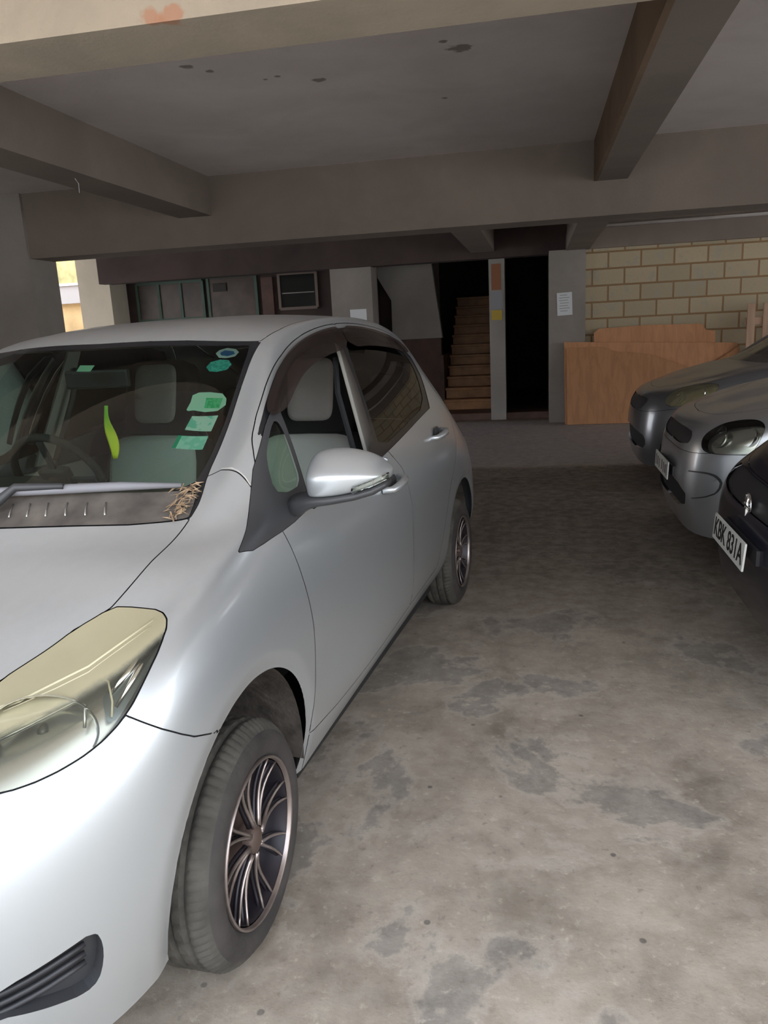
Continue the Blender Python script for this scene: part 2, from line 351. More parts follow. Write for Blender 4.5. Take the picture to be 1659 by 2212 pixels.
# walls
struct('wall_back', MB().box(.66, 9.5, 11.9, 12.1, 0, 2.45), M_blocks)
struct('wall_back', MB().box(.66, 9.5, 11.9, 12.1, 2.45, CEIL), M_beam)
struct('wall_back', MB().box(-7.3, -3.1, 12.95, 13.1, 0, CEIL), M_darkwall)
struct('yard_wall', MB().box(-30, 40, -15.3, -15, 0, 5.5), M_wall)  # unseen wall behind the camera, added to block the low sky
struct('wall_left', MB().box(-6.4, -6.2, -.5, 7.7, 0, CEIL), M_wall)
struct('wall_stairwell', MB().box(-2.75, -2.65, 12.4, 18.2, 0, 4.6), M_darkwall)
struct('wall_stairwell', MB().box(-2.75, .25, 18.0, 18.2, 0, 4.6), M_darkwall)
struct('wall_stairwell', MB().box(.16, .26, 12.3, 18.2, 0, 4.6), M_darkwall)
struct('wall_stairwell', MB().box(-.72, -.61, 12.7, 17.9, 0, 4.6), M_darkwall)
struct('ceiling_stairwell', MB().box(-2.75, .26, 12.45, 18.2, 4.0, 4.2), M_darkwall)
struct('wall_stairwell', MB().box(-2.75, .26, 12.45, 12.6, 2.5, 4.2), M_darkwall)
# sloping plastered underside of the upper flight, left of the stair
o = struct('stair_soffit', MB().prism([(-2.66, 13.4, 2.62), (-1.73, 13.4, 2.62), (-1.57, 13.4, 1.28), (-2.42, 13.4, 1.28), (-2.41, 13.4, 1.93), (-2.63, 13.4, 2.31)], (0, .15, 0)), M_wall)
struct('wall_stairwell', MB().box(-2.66, -1.60, 13.45, 13.62, 0, 1.275), M_stairside)
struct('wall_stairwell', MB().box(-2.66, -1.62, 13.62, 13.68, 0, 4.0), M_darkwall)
struct('wall_stairwell', MB().box(-1.62, -1.55, 13.3, 16.4, 0, 1.0), M_stairside)
# far left: the yard beyond the pale pillar
struct('yard_wall', MB().box(-16, -8.6, 16.2, 16.4, 0, 2.35), plain('sunlit_yellow_render', (.62, .42, .20), .9, var=.25, vscale=2))
struct('yard_wall', MB().box(-16, -8.6, 16.1, 16.18, 0, 1.72), plain('rust_red_sheet', (.16, .045, .03), .7))
struct('yard_wall', MB().box(-16, -8.6, 16.05, 16.4, 2.35, 2.75), plain('pale_grey_render', (.40, .36, .34), .9))
struct('yard_wall', MB().box(-16, -8.6, 16.0, 16.45, 2.72, 2.77), M_conduit)
struct('yard_wall', MB().box(-16, -8.6, 16.1, 16.45, 2.77, 3.6), plain('mossy_render', (.42, .36, .16), .9, var=.3))

# lintel strip above the block wall
t = MB().tube([(.80, 11.78, 2.705), (9.4, 11.78, 2.72)], .022, 8).build('conduit', M_conduit, smooth=True)
tag(t, 'long white conduit running along the top of the beam over the block wall', 'pipe')

# windows in the dark back wall
def back_window(k, x0, x1, z0, z1, cols, rows, fm, pm, y=12.93):
    o = MB(); fw = .045
    for i in range(cols+1):
        x = x0+(x1-x0)*i/cols; o.box(x-fw/2, x+fw/2, y-.03, y+.01, z0, z1)
    for j in range(rows+1):
        z = z0+(z1-z0)*j/rows; o.box(x0, x1, y-.035, y+.01, z-fw/2, z+fw/2)
    w = struct('window_%d' % k, o, fm)
    MB().box(x0, x1, y-.005, y+.005, z0, z1).build('pane', pm, w)
back_window(1, -6.75, -5.55, 1.2, 2.42, 3, 2, M_green, M_winlit)
back_window(2, -5.45, -4.60, 1.2, 2.46, 1, 1, M_green, M_winlit)
back_window(3, -4.20, -3.56, 1.88, 2.44, 1, 1, M_brownframe, M_win)
MB().box(-4.15, -3.60, 12.90, 12.905, 2.12, 2.135).build('glazing_bar', M_wall, bpy.data.objects['window_3'])
MB().box(-5.36, -5.12, 12.90, 12.92, 2.22, 2.36).build('vent_panel', M_win, bpy.data.objects['window_2'])
t = MB().box(-4.50, -4.30, 12.88, 12.95, 1.3, 2.40).build('panel', M_stairside)
tag(t, 'narrow dark red-brown panel on the back wall between two windows', 'panel')
# notices
def notice(name, label, x0, x1, z0, z1, y, mat, lines=0, tilt=0.):
    c = ((x0+x1)/2, y, (z0+z1)/2)
    o = MB().box(x0, x1, y-.004, y, z0, z1).build(name, mat, loc=c); o.rotation_euler = (0, tilt, 0); tag(o, label, 'notice')
    if name == 'wall_sign': o['group'] = 'signs on the narrow pillar'
    for i in range(lines):
        z = z1-.035-(z1-z0-.06)*i/max(lines, 1); w = (x1-x0)*(.36 if i % 3 else .30)
        e = MB().box(c[0]-w, c[0]+w*(.9 if i % 2 else .6), y-.006, y-.004, z-.004, z+.004).build('text_line', M_ink, o, None)
        e.matrix_parent_inverse = Matrix.Translation(c).inverted()
    return o
notice('paper_notice', 'white A4 notice taped to the grey pillar beside the block wall', .275, .485, 1.535, 1.85, 11.835, M_paper, 7, -.03)
notice('paper_notice', 'pale sheet of paper on the left pillar of the stairwell, above the silver car roof', -2.86, -2.60, 1.60, 1.79, 12.245, M_paper)
notice('wall_sign', 'orange brown sign, topmost on the narrow pillar beside the stairs', -.68, -.54, 1.96, 2.34, 12.375, M_orange)
notice('wall_sign', 'grey sign in the middle of the narrow pillar beside the stairs', -.70, -.51, 1.68, 1.94, 12.375, M_greyp)
notice('wall_sign', 'small yellow sign lowest on the narrow pillar beside the stairs', -.69, -.53, 1.52, 1.665, 12.375, M_yellow)

# staircase
stair = thing('staircase', 'brown wooden staircase rising into the dark stairwell', 'staircase', (-1.15, 13.2, 0))
n_step = 11
for i in range(n_step):
    y = 13.1+.265*i; z = .10+.172*i
    st = MB().box(-1.54, -.74, y-.02, y+.29, z+.128, z+.172).box(-1.53, -.75, y+.02, y+.04, max(z-.01, 0), z+.13).build('step', M_stair, stair, bevel=.006)
    st.matrix_parent_inverse = Matrix.Translation((-1.15, 13.2, 0)).inverted()
struct('threshold', MB().box(-2.66, .17, 12.45, 13.15, 0, .10), plain('dark_red_floor_edge', (.11, .06, .045), .6, var=.3))

# boards leaning on the block wall
def board(name, label, outline, y0, y1, mat, th=.018):
    """outline of (x, z); foot at y0, top leaning back to y1"""
    zt = max(p[1] for p in outline); xm = sum(p[0] for p in outline)/len(outline)
    P = [(x, y0+(y1-y0)*z/zt, z) for x, z in outline]
    o = MB().prism(P, (0, th, 0)).build(name, mat, loc=(xm, y0, 0), bevel=.003); return tag(o, label, 'board', 'boards leaning on the block wall')
wob = [(.34+i*.10, 1.150-.0045*i*i*.25-.012*math.sin(i*.9)-(.02 if i in (7, 8) else 0)) for i in range(1, 20)]
board('wooden_board', 'wide brown board with wavy top edge leaning in front against the block wall', [(.41, .004), (2.75, .004), (2.72, 1.01)]+[(x, z-.06) for x, z in reversed(wob)]+[(.40, 1.08)], 11.50, 11.72, M_board)
board('wooden_board', 'orange brown board standing just behind the wavy topped board', [(.38, .004), (2.72, .004), (2.70, 1.05), (.37, 1.162)], 11.56, 11.76, M_board2)
board('wooden_board', 'tallest brown board at the back of the leaning boards, touching the blocks', [(.80, .004), (2.45, .004), (2.42, 1.22), (2.30, 1.24), (2.24, 1.325), (1.5, 1.345), (.86, 1.325), (.79, 1.27)], 11.66, 11.83, M_board2)
pal = thing('wooden_pallet', 'bare timber pallet standing upright against the block wall behind the cars', 'pallet', (3.3, 11.6, 0))
for x in (2.82, 3.02, 3.24, 3.46, 3.68, 3.90):
    MB().box(x-3.3-.05, x-3.3+.05, -.02, 0, 0, 1.56).build('slat', M_wood, pal, bevel=.003)
for z in (.15, .75, 1.33):
    MB().box(-.54, .66, 0.0, .08, z-.05, z+.05).build('bearer', M_wood, pal, bevel=.003)

# ------------------------------------------------------------------ car skins
HB=dict(rows=[
 # v0 bottom edge
 [(0,-.74,.20),(.35,-.72,.20),(.58,-.64,.20),(.71,-.50,.205),(.77,-.31,.23),(.785,0,.25),(.78,.2,.255),(.765,.42,.245),(.756,.8,.24),(.755,1.2,.245),(.756,1.6,.25),(.765,2.1,.265),(.78,2.5,.28),(.76,2.8,.27),(.68,2.98,.27),(.4,3.06,.27),(0,3.08,.27)],
 [(0,-.775,.34),(.35,-.755,.34),(.60,-.665,.34),(.735,-.515,.35),(.812,-.31,.37),(.825,0,.38),(.812,.2,.37),(.803,.42,.36),(.81,.8,.35),(.815,1.2,.355),(.815,1.6,.36),(.82,2.1,.37),(.835,2.5,.38),(.82,2.8,.38),(.74,2.99,.38),(.42,3.08,.38),(0,3.09,.38)],
 [(0,-.785,.49),(.35,-.765,.49),(.60,-.67,.50),(.75,-.51,.52),(.83,-.30,.54),(.842,0,.55),(.835,.2,.54),(.826,.42,.52),(.832,.8,.51),(.837,1.2,.51),(.838,1.6,.52),(.84,2.1,.54),(.847,2.5,.56),(.835,2.8,.56),(.76,2.98,.56),(.43,3.07,.56),(0,3.085,.56)],
 [(0,-.77,.63),(.35,-.745,.635),(.60,-.64,.65),(.752,-.48,.68),(.828,-.29,.71),(.845,0,.725),(.843,.2,.72),(.84,.42,.70),(.838,.8,.68),(.84,1.2,.68),(.842,1.6,.69),(.845,2.1,.71),(.847,2.5,.74),(.825,2.79,.74),(.75,2.97,.74),(.43,3.05,.74),(0,3.065,.74)],
 [(0,-.73,.71),(.35,-.70,.715),(.59,-.585,.735),(.742,-.43,.775),(.812,-.27,.82),(.83,0,.86),(.829,.2,.865),(.828,.42,.86),(.83,.8,.85),(.835,1.2,.86),(.84,1.6,.88),(.842,2.1,.90),(.828,2.5,.91),(.785,2.75,.91),(.71,2.92,.91),(.42,3.04,.91),(0,3.055,.91)],
 [(0,-.68,.755),(.35,-.64,.765),(.575,-.51,.795),(.715,-.37,.85),(.775,-.23,.90),(.79,0,.95),(.795,.2,.975),(.797,.42,.985),(.797,.8,1.0),(.797,1.2,1.03),(.792,1.6,1.07),(.775,2.1,1.115),(.745,2.47,1.115),(.70,2.68,1.07),(.64,2.86,1.03),(.40,3.0,1.02),(0,3.02,1.02)],
 [(0,-.61,.785),(.34,-.57,.797),(.54,-.43,.835),(.665,-.29,.885),(.715,-.17,.925),(.735,0,.98),(.752,.2,1.02),(.758,.42,1.075),(.738,.8,1.18),(.72,1.2,1.245),(.715,1.6,1.28),(.70,2.1,1.29),(.67,2.44,1.24),(.645,2.60,1.15),(.58,2.78,1.14),(.38,2.93,1.12),(0,2.95,1.12)],
 [(0,-.54,.81),(.32,-.50,.825),(.50,-.37,.86),(.59,-.24,.905),(.63,-.14,.945),(.65,0,.99),(.66,.17,1.035),(.685,.42,1.205),(.612,.8,1.405),(.585,1.2,1.495),(.58,1.6,1.508),(.59,2.05,1.468),(.60,2.36,1.385),(.585,2.53,1.29),(.53,2.72,1.25),(.36,2.86,1.20),(0,2.89,1.2)],
 [(0,-.48,.83),(.28,-.44,.845),(.44,-.33,.88),(.52,-.22,.92),(.56,-.13,.955),(.58,-.01,.995),(.59,.15,1.035),(.575,.42,1.185),(.532,.79,1.435),(.52,1.18,1.518),(.52,1.6,1.535),(.53,2.0,1.515),(.54,2.3,1.455),(.55,2.52,1.375),(.5,2.69,1.33),(.32,2.81,1.26),(0,2.85,1.25)],
 [(0,-.42,.845),(.16,-.39,.86),(.26,-.30,.895),(.30,-.20,.93),(.31,-.12,.96),(.32,-.03,.995),(.32,.08,1.04),(.32,.36,1.20),(.30,.74,1.46),(.29,1.15,1.54),(.28,1.6,1.556),(.28,2.0,1.545),(.28,2.35,1.50),(.29,2.58,1.43),(.27,2.70,1.39),(.18,2.78,1.31),(0,2.82,1.28)],
 [(0,-.37,.86),(0,-.33,.875),(0,-.26,.90),(0,-.19,.93),(0,-.12,.96),(0,-.04,.99),(0,.05,1.035),(0,.335,1.20),(0,.72,1.465),(0,1.14,1.545),(0,1.6,1.562),(0,2.0,1.553),(0,2.37,1.51),(0,2.62,1.445),(0,2.71,1.395),(0,2.76,1.34),(0,2.795,1.305)],
])
def nspl(t,P,tt):
    # natural cubic spline through P (n,...) at knots t
    n=len(t);h=np.diff(t);P=np.asarray(P,float);sh=P.shape;P=P.reshape(n,-1)
    A=np.zeros((n,n));B=np.zeros_like(P);A[0,0]=A[-1,-1]=1
    for i in range(1,n-1):
        A[i,i-1]=h[i-1];A[i,i]=2*(h[i-1]+h[i]);A[i,i+1]=h[i]
        B[i]=6*((P[i+1]-P[i])/h[i]-(P[i]-P[i-1])/h[i-1])
    M=np.linalg.solve(A,B)
    k=np.clip(np.searchsorted(t,tt,'right')-1,0,n-2)
    a=(t[k+1]-tt)[:,None];b=(tt-t[k])[:,None];hk=h[k][:,None]
    r=(M[k]*a**3+M[k+1]*b**3)/(6*hk)+(P[k]/hk-M[k]*hk/6)*a+(P[k+1]/hk-M[k+1]*hk/6)*b
    return r.reshape((len(tt),)+sh[1:])
class Skin:
    def __init__(s,rows,n=12,arch=()):
        G=np.array(rows,float) # [v][u][3]
        s.nv,s.nu=G.shape[:2]
        mir=np.array([-1,1,1])
        L=G[:,2:0:-1]*mir; Rr=G[:,-2:-4:-1]*mir
        G2=np.concatenate([L,G,Rr],1)
        # centreline mirror in v (top row)
        T=G2[-2:-4:-1]*mir
        G3=np.concatenate([G2,T],0)
        ku=np.linalg.norm(np.diff(G3[:s.nv],axis=1),axis=2)
        w=np.ones(s.nv);
        du=(ku).mean(0)**.5
        tu=np.concatenate([[0],np.cumsum(du)])
        dv=np.linalg.norm(np.diff(G3[:, 4:-4],axis=0),axis=2).mean(1)**.5
        tv=np.concatenate([[0],np.cumsum(dv)])
        s.G3,s.tu,s.tv=G3,tu,tv
        s.U=np.arange((s.nu-1)*n+1)/n; s.V=np.arange((s.nv-1)*n+1)/n
        s.P=s.grid(s.U,s.V) # [V][U][3]
        s.P[:,0,0]=0;s.P[:,-1,0]=0;s.P[-1,:,0]=0
        s.P=s.P.clip([0,-9,0],9)
        for cy,cz,r,w,dep in arch:   # flange round a wheel opening leans inwards
            d=np.sqrt((s.P[...,1]-cy)**2+(s.P[...,2]-cz)**2)-r
            t=np.clip(1-d/w,0,1); t=np.where(s.P[...,0]>.6,t,0)
            s.P[...,0]-=dep*t**1.3
        du_=np.gradient(s.P,axis=1);dv_=np.gradient(s.P,axis=0)
        # gradient one sided at mirror edges: enforce symmetry
        for D,sl in ((dv_,(-1,)),):
            D[-1]=(s.P[-1]*mir*1-s.P[-2]); D[-1]=(s.P[-2]*mir-s.P[-2])/2
        du_[:,0]=(s.P[:,1]-s.P[:,1]*mir)/2; du_[:,-1]=(s.P[:,-2]*mir-s.P[:,-2])/2
        N=np.cross(du_,dv_);N/=np.linalg.norm(N,axis=2,keepdims=True)+1e-12
        s.N=N
    def grid(s,U,V):
        U=np.asarray(U,float)+2
        tu=np.interp(U,np.arange(len(s.tu)),s.tu);tv=np.interp(V,np.arange(len(s.tv)),s.tv)
        A=nspl(s.tv,s.G3,tv)            # [V][u]
        B=nspl(s.tu,A.transpose(1,0,2),tu) # [U][V]
        return B.transpose(1,0,2)

def dense(poly, n=6, smooth=0):
    P = np.array(poly, float)
    for _ in range(smooth):
        Q = np.roll(P, -1, 0); P = np.stack([.75*P+.25*Q, .25*P+.75*Q], 1).reshape(-1, 2)
    Q = np.roll(P, -1, 0); t = np.arange(n)/n
    return (P[:, None]*(1-t)[None, :, None]+Q[:, None]*t[None, :, None]).reshape(-1, 2)
def pip(P, poly):
    x, y = P[:, 0], P[:, 1]; ins = np.zeros(len(P), bool); n = len(poly); j = n-1
    for i in range(n):
        xi, yi = poly[i]; xj, yj = poly[j]
        c = ((yi > y) != (yj > y))
        if c.any():
            xx = (xj-xi)*(y-yi)/((yj-yi) if yj != yi else 1e-12)+xi; ins ^= (c & (x < xx))
        j = i
    return ins
def seg_dist(X, A, B, clipd=.2):
    d = np.full(len(X), 9.)
    AB = B-A; L = (AB**2).sum(1)+1e-12
    for i in range(len(A)):
        w = X-A[i]; t = np.clip(w@AB[i]/L[i], 0, 1); r = w-t[:, None]*AB[i]; d = np.minimum(d, (r**2).sum(1))
    return np.sqrt(d)
def clip(M, s):
    """M=(V,F) with V rows pos3 nrm3 uv2; s = field at verts; returns the s<0 and s>=0 pieces"""
    V, F = M; out = [[], []]; newv = []; cache = {}; nb = len(V)
    neg = s < 0; fs = neg[F].sum(1); A = F[fs == 3]; B = F[fs == 0]; Cx = F[(fs > 0) & (fs < 3)]
    def cut(i, j):
        k = (i, j) if i < j else (j, i)
        if k not in cache:
            a, b = k; t = s[a]/(s[a]-s[b]); cache[k] = nb+len(newv); newv.append(V[a]*(1-t)+V[b]*t)
        return cache[k]
    for f in Cx:
        f = [int(x) for x in f]; ng = [neg[i] for i in f]
        solo = ng.index(True) if sum(ng) == 1 else ng.index(False)
        a, b, c = f[solo], f[(solo+1) % 3], f[(solo+2) % 3]; ab, ac = cut(a, b), cut(a, c)
        k = 0 if ng[solo] else 1
        out[k].append((a, ab, ac)); out[1-k] += [(ab, b, c), (ab, c, ac)]
    V2 = np.vstack([V]+([np.array(newv)] if newv else []))
    def mk(F0, ex):
        F1 = np.vstack([F0]+([np.array(ex)] if ex else [])) if (len(F0) or ex) else np.zeros((0, 3), int)
        u, inv = np.unique(F1, return_inverse=True); return V2[u], inv.reshape(-1, 3)
    return mk(A, out[0]), mk(B, out[1])
def empty_m(M): return len(M[1]) == 0
class Body:
    """half skin that is cut into panels; every panel is mirrored to the other flank"""
    def __init__(s, rows, n=12, arch=()):
        s.S = Skin(rows, n, arch); S = s.S; nv, nu = S.P.shape[:2]
        uu, vv = np.meshgrid(S.U, S.V)
        N = S.N.copy()
        # outward orientation
        ref = S.P[nv//3, nu//2]; nn = N[nv//3, nu//2]
        if nn[0] < 0: N = -N
        V = np.concatenate([S.P, N, uu[..., None], vv[..., None]], 2).reshape(-1, 8)
        i = np.arange(nv-1)[:, None]*nu+np.arange(nu-1)[None, :]; i = i.ravel()
        F = np.concatenate([np.stack([i, i+1, i+nu+1], 1), np.stack([i, i+nu+1, i+nu], 1)])
        a, b, c = V[F[:, 0], :3], V[F[:, 1], :3], V[F[:, 2], :3]; fn = np.cross(b-a, c-a)
        if (fn*V[F[:, 0], 3:6]).sum() < 0: F = F[:, ::-1]
        s.M = (V, F); s.full = (V, F); s.gaps = []
    def field(s, M, poly, smooth=0):
        P = dense(poly, 8, smooth); W = np.array([s.S.grid([min(max(p[0], 0), s.S.nu-1)], [min(max(p[1], 0), s.S.nv-1)])[0, 0] for p in P])
        out = ((P[:, 0] < -.2)|(P[:, 0] > s.S.nu-.8)|(P[:, 1] < -.2)|(P[:, 1] > s.S.nv-.8))
        Q = np.roll(W, -1, 0); oq = np.roll(out, -1); keep = ~(out & oq)
        d = seg_dist(M[0][:, :3], W[keep], Q[keep]); ins = pip(M[0][:, 6:8], P)
        return np.where(ins, -d, d)
    def take(s, poly, gap=0., smooth=0, fld=None):
        f = s.field(s.M, poly, smooth) if fld is None else fld(s.M[0])
        if gap > 0:
            ins, rest = clip(s.M, f-gap)
            f2 = s.field(ins, poly, smooth) if fld is None else fld(ins[0])
            pan, g = clip(ins, f2+gap*.5)
            s.M = rest
            if not empty_m(g): s.gaps.append(g)
            return pan
        a, s.M = clip(s.M, f); return a
    def sub(s, M, poly, smooth=0):
        return clip(M, s.field(M, poly, smooth))
MIR = np.array([-1, 1, 1])
def skin_obj(name, Ms, mat, parent, off=0., mirror=False, both=False, thick=0., label=None, uv=False):
    """one object out of skin pieces; both = half plus its mirror image in one mesh"""
    Vs, Ns, Fs, Us, b = [], [], [], [], 0
    for M in Ms:
        if empty_m(M): continue
        for mi in ((0, 1) if both else ((1,) if mirror else (0,))):
            P = M[0][:, :3]+M[0][:, 3:6]*off; N = M[0][:, 3:6]; F = M[1]
            if mi: P, N, F = P*MIR, N*MIR, F[:, ::-1]
            Vs.append(P); Ns.append(N); Us.append(M[0][:, 6:8]); Fs.append(F+b); b += len(P)
    if not Vs: return None
    P = np.vstack(Vs); N = np.vstack(Ns); F = np.vstack(Fs); U = np.vstack(Us)
    me = bpy.data.meshes.new(name); me.from_pydata(P.tolist(), [], F.tolist()); me.update(); me.shade_smooth()
    if uv:
        l = me.uv_layers.new(name='skin'); li = np.zeros(len(me.loops), int); me.loops.foreach_get('vertex_index', li)
        l.data.foreach_set('uv', U[li].ravel())
    me.normals_split_custom_set_from_vertices(N.tolist())
    o = link(name, me, mat, parent)
    if both:
        bm = bmesh.new(); bm.from_mesh(me); bmesh.ops.remove_doubles(bm, verts=[v for v in bm.verts if abs(v.co.x) < 1e-4], dist=1e-4); bm.to_mesh(me); bm.free()
    if thick: md = o.modifiers.new('thick', 'SOLIDIFY'); md.thickness = thick; md.offset = -1
    if label: o['label'] = label
    return o
def circ_field(cy, cz, r, ry=None):
    ry = ry or r
    def f(V):
        d = np.sqrt(((V[:, 1]-cy)/ry)**2+((V[:, 2]-cz)/r)**2)-1; d = d*r
        return np.where(V[:, 0] > .45, d, 1.)
    return f

# uv outlines of the panels (u = station from nose to tail, v = from sill to centreline)
E_ = -.5; U9 = 17.; V9 = 11.
PAN = dict(
 lamp=[(1.35,6.0),(1.97,6.93),(2.22,7.11),(2.51,7.21),(2.96,7.36),(3.69,7.17),(3.95,6.52),(4.11,5.98),(4.10,5.35),(3.89,4.92),(3.68,4.67),(3.33,4.2),(2.97,3.96),(2.58,3.89),(2.24,3.96),(1.7,4.3),(1.3,5.0)],
 fog=[(1.7,1.22),(2.27,1.50),(2.73,1.58),(3.02,1.62),(3.09,1.41),(3.09,1.15),(3.03,.93),(2.9,.88),(2.65,.98),(2.43,1.06),(2.23,1.14),(1.7,1.1)],
 grille=[(E_,.7),(1.5,.8),(1.75,1.2),(1.6,2.0),(1.3,2.6),(E_,2.7)],
 sail=[(5.47,5.36),(6.1,6.1),(6.73,6.74),(7.16,6.88),(7.36,6.86),(7.44,6.68),(7.40,6.3),(7.35,5.7),(7.27,5.08),(6.9,5.0),(6.52,4.98),(6.0,5.02),(5.71,5.07)],
 qglass=[(6.92,6.58),(7.10,6.72),(7.30,6.76),(7.34,6.60),(7.33,6.2),(7.30,5.7),(7.01,5.82),(6.80,6.1)],
 fwin=[(7.44,6.70),(7.7,6.77),(8.2,6.79),(8.76,6.73),(9.31,6.64),(9.19,6.28),(9.05,5.76),(8.95,5.2),(8.02,5.17),(7.32,5.17),(7.38,5.7),(7.42,6.3)],
 rwin=[(9.50,6.70),(10.15,6.68),(10.65,6.58),(11.0,6.45),(11.10,6.2),(11.0,5.8),(10.80,5.1),(10.08,5.09),(9.06,5.1),(9.12,5.66),(9.27,6.30)],
 frame=[(7.05,6.98),(7.35,7.02),(8.2,6.92),(9.2,6.88),(10.3,6.84),(11.1,6.72),(11.3,6.3),(11.2,5.8),(10.95,4.97),(9,4.95),(7.3,4.98)],
 hood=[(E_,5.9),(1.0,6.3),(1.97,6.93),(2.22,7.11),(2.51,7.21),(2.96,7.36),(3.69,7.17),(4.96,7.53),(6.09,7.77),(6.0,8.5),(6.0,9.5),(6.0,V9),(E_,V9)],
 cowl=[(6.09,7.77),(6.60,8.0),(6.49,8.3),(6.48,8.7),(6.45,9.3),(6.44,V9),(5.9,V9),(5.95,8.5)],
 glass=[(6.62,8.10),(6.50,8.3),(6.48,8.7),(6.45,9.3),(6.44,V9),(7.98,V9),(7.99,9.2),(8.02,8.6),(8.07,8.14),(7.9,8.08),(7.6,8.04),(7.26,8.03),(6.9,8.06)],
 frit=[(6.60,7.95),(6.3,7.80),(6.09,7.77),(5.98,8.5),(5.98,9.5),(5.98,V9),(8.06,V9),(8.07,9.2),(8.10,8.6),(8.16,8.0),(7.67,7.94),(7.26,7.93),(6.76,7.98)],
 roof=[(8.06,V9),(8.07,9.2),(8.10,8.6),(8.16,8.02),(8.5,7.84),(8.9,7.87),(10,7.9),(11.5,7.9),(12.95,7.9),(13.1,8.6),(13.1,V9)],
 fdoor=[(6.53,4.98),(6.67,3.86),(6.79,2.98),(6.86,1.94),(6.80,1.05),(7.5,.95),(9.58,1.1),(9.62,1.56),(9.66,3.35),(9.49,4.47),(9.22,5.0),(9.25,5.8),(9.37,6.5),(9.46,6.98),(8.69,7.0),(8.05,7.02),(7.56,7.15),(7.21,7.19),(7.03,7.11),(6.86,6.87),(6.60,6.4)],
 rdoor=[(9.58,1.1),(9.62,1.56),(9.66,3.35),(9.49,4.47),(9.22,5.0),(9.25,5.8),(9.37,6.5),(9.46,6.98),(10.6,6.98),(11.3,6.9),(11.5,6.4),(11.5,5.6),(11.75,5.0),(11.85,4.5),(11.59,3.94),(11.18,3.14),(10.96,2.36),(10.71,1.5),(10.65,1.1)],
 bumper=[(E_,E_),(5.0,E_),(5.0,2.2),(4.12,2.96),(3.77,3.48),(3.33,4.2),(2.97,3.96),(2.58,3.89),(2.24,3.96),(1.7,4.3),(1.3,5.0),(1.35,6.0),(1.0,6.3),(E_,5.9)],
 fender=[(6.82,E_),(6.80,.87),(6.86,1.94),(6.79,2.98),(6.67,3.86),(6.53,4.98),(6.53,6.43),(6.62,7),(6.69,7.65),(6.62,8.3),(E_,V9),(E_,E_)],
 tail=[(13.2,3.6),(14.2,3.7),(14.3,4.6),(13.6,5.3),(12.9,5.2),(12.8,4.4)],
 rglass=[(14.6,5.2),(U9,5.2),(U9,8.8),(15.2,8.6),(14.3,7.4),(14.3,6.2)],
 gate=[(14.4,2.6),(U9,2.6),(U9,V9),(13.2,V9),(13.2,8.1),(14.0,7.2),(14.0,5.4),(14.35,4.6)],
 rbump=[(12.6,E_),(U9,E_),(U9,2.6),(14.4,2.6),(13.2,3.4),(12.5,2.7)],
)
def wheel(name, parent, x, y, z, r, rr, steer=0., side=1, w=.175, spokes=8, detail=True, dark=True):
    M = TR(x, y, z, steer) if side > 0 else TR(x, y, z, steer+math.pi)
    # tyre: outer face at x=0, tread towards -x
    seg = 240 if detail else 60
    side_ = [(rr+.003, -.012), (rr+.012, -.004), (rr+.026, .001), (rr+.042, .001), (rr+.056, -.004), (r-.026, -.013)]
    back_ = [(r-.012, -w+.012), (r-.03, -w+.004), (rr+.01, -w), (rr-.01, -w+.02)]
    tread = [(r-.026, -.013), (r-.018, -.018), (r-.010, -.026), (r-.005, -.034)]
    for i in range(13):
        xx = -.042-(w-.066)*i/12; tread.append((r-(.0075 if i in (2, 6, 10) else 0), xx))
    tread.append((r-.012, -w+.012))
    def mod(k, j):
        if not detail: return 0
        if 1 <= j < 6 and k % 3 == 0: return -.0045
        if 7 <= j < 14 and j != 10 and (k+j//2) % 6 == 0: return -.004
        return 0
    ty = MB().lathe(side_, seg).lathe(back_, seg).build('tyre', M_tyre, parent, smooth=True, auto=35, M=M)
    MB().lathe(tread, seg, mod).build('tread', M_tread, ty, smooth=True, auto=35, M=M)
    # rim
    R = MB().lathe([(rr+.004, -.010), (rr+.004, -.003), (rr+.001, .000), (rr-.003, -.003), (rr-.005, -.012)], 96).build('wheel_rim', M_alloy, parent, smooth=True, M=M)
    MB().lathe([(rr-.008, -.012), (rr-.018, -.05), (rr-.03, -.12), (.0, -.12)], 64).build('rim_barrel', M_rimdark, R, smooth=True, M=M)
    MB().lathe([(0, -.085), (.125, -.085), (.125, -.10), (0, -.10)], 48).build('brake_disc', M_disc, R, M=M)
    for k in range(spokes):
        for sgn in (-1, 1):
            a0 = 2*math.pi*k/spokes; pts = []
            for i in range(9):
                t = i/8; rad = .034+(rr-.040)*t; a = a0+sgn*(.06+.085*t)+.13*math.sin(t*2.2)
                pts.append((-.020-.012*math.sin(math.pi*t)+.006*t, rad*math.cos(a), rad*math.sin(a)))
            rs = [.0058-.0024*(i/8) for i in range(9)]
            MB().tube(pts, rs, 6).build('spoke', M_alloy, R, smooth=True, M=M)
            # dark flank of the spoke behind its machined edge
            MB().tube([(p[0]-.012, p[1], p[2]) for p in pts], [q_*1.35 for q_ in rs], 6).build('spoke_back', M_rimdark, R, smooth=True, M=M)
    MB().lathe([(0, -.010), (.016, -.010), (.022, -.013), (.030, -.016), (.034, -.024), (.034, -.04)], 40).build('hub_cap', M_disc, R, smooth=True, M=M, label='dull rusty brown hub cap')
    return ty
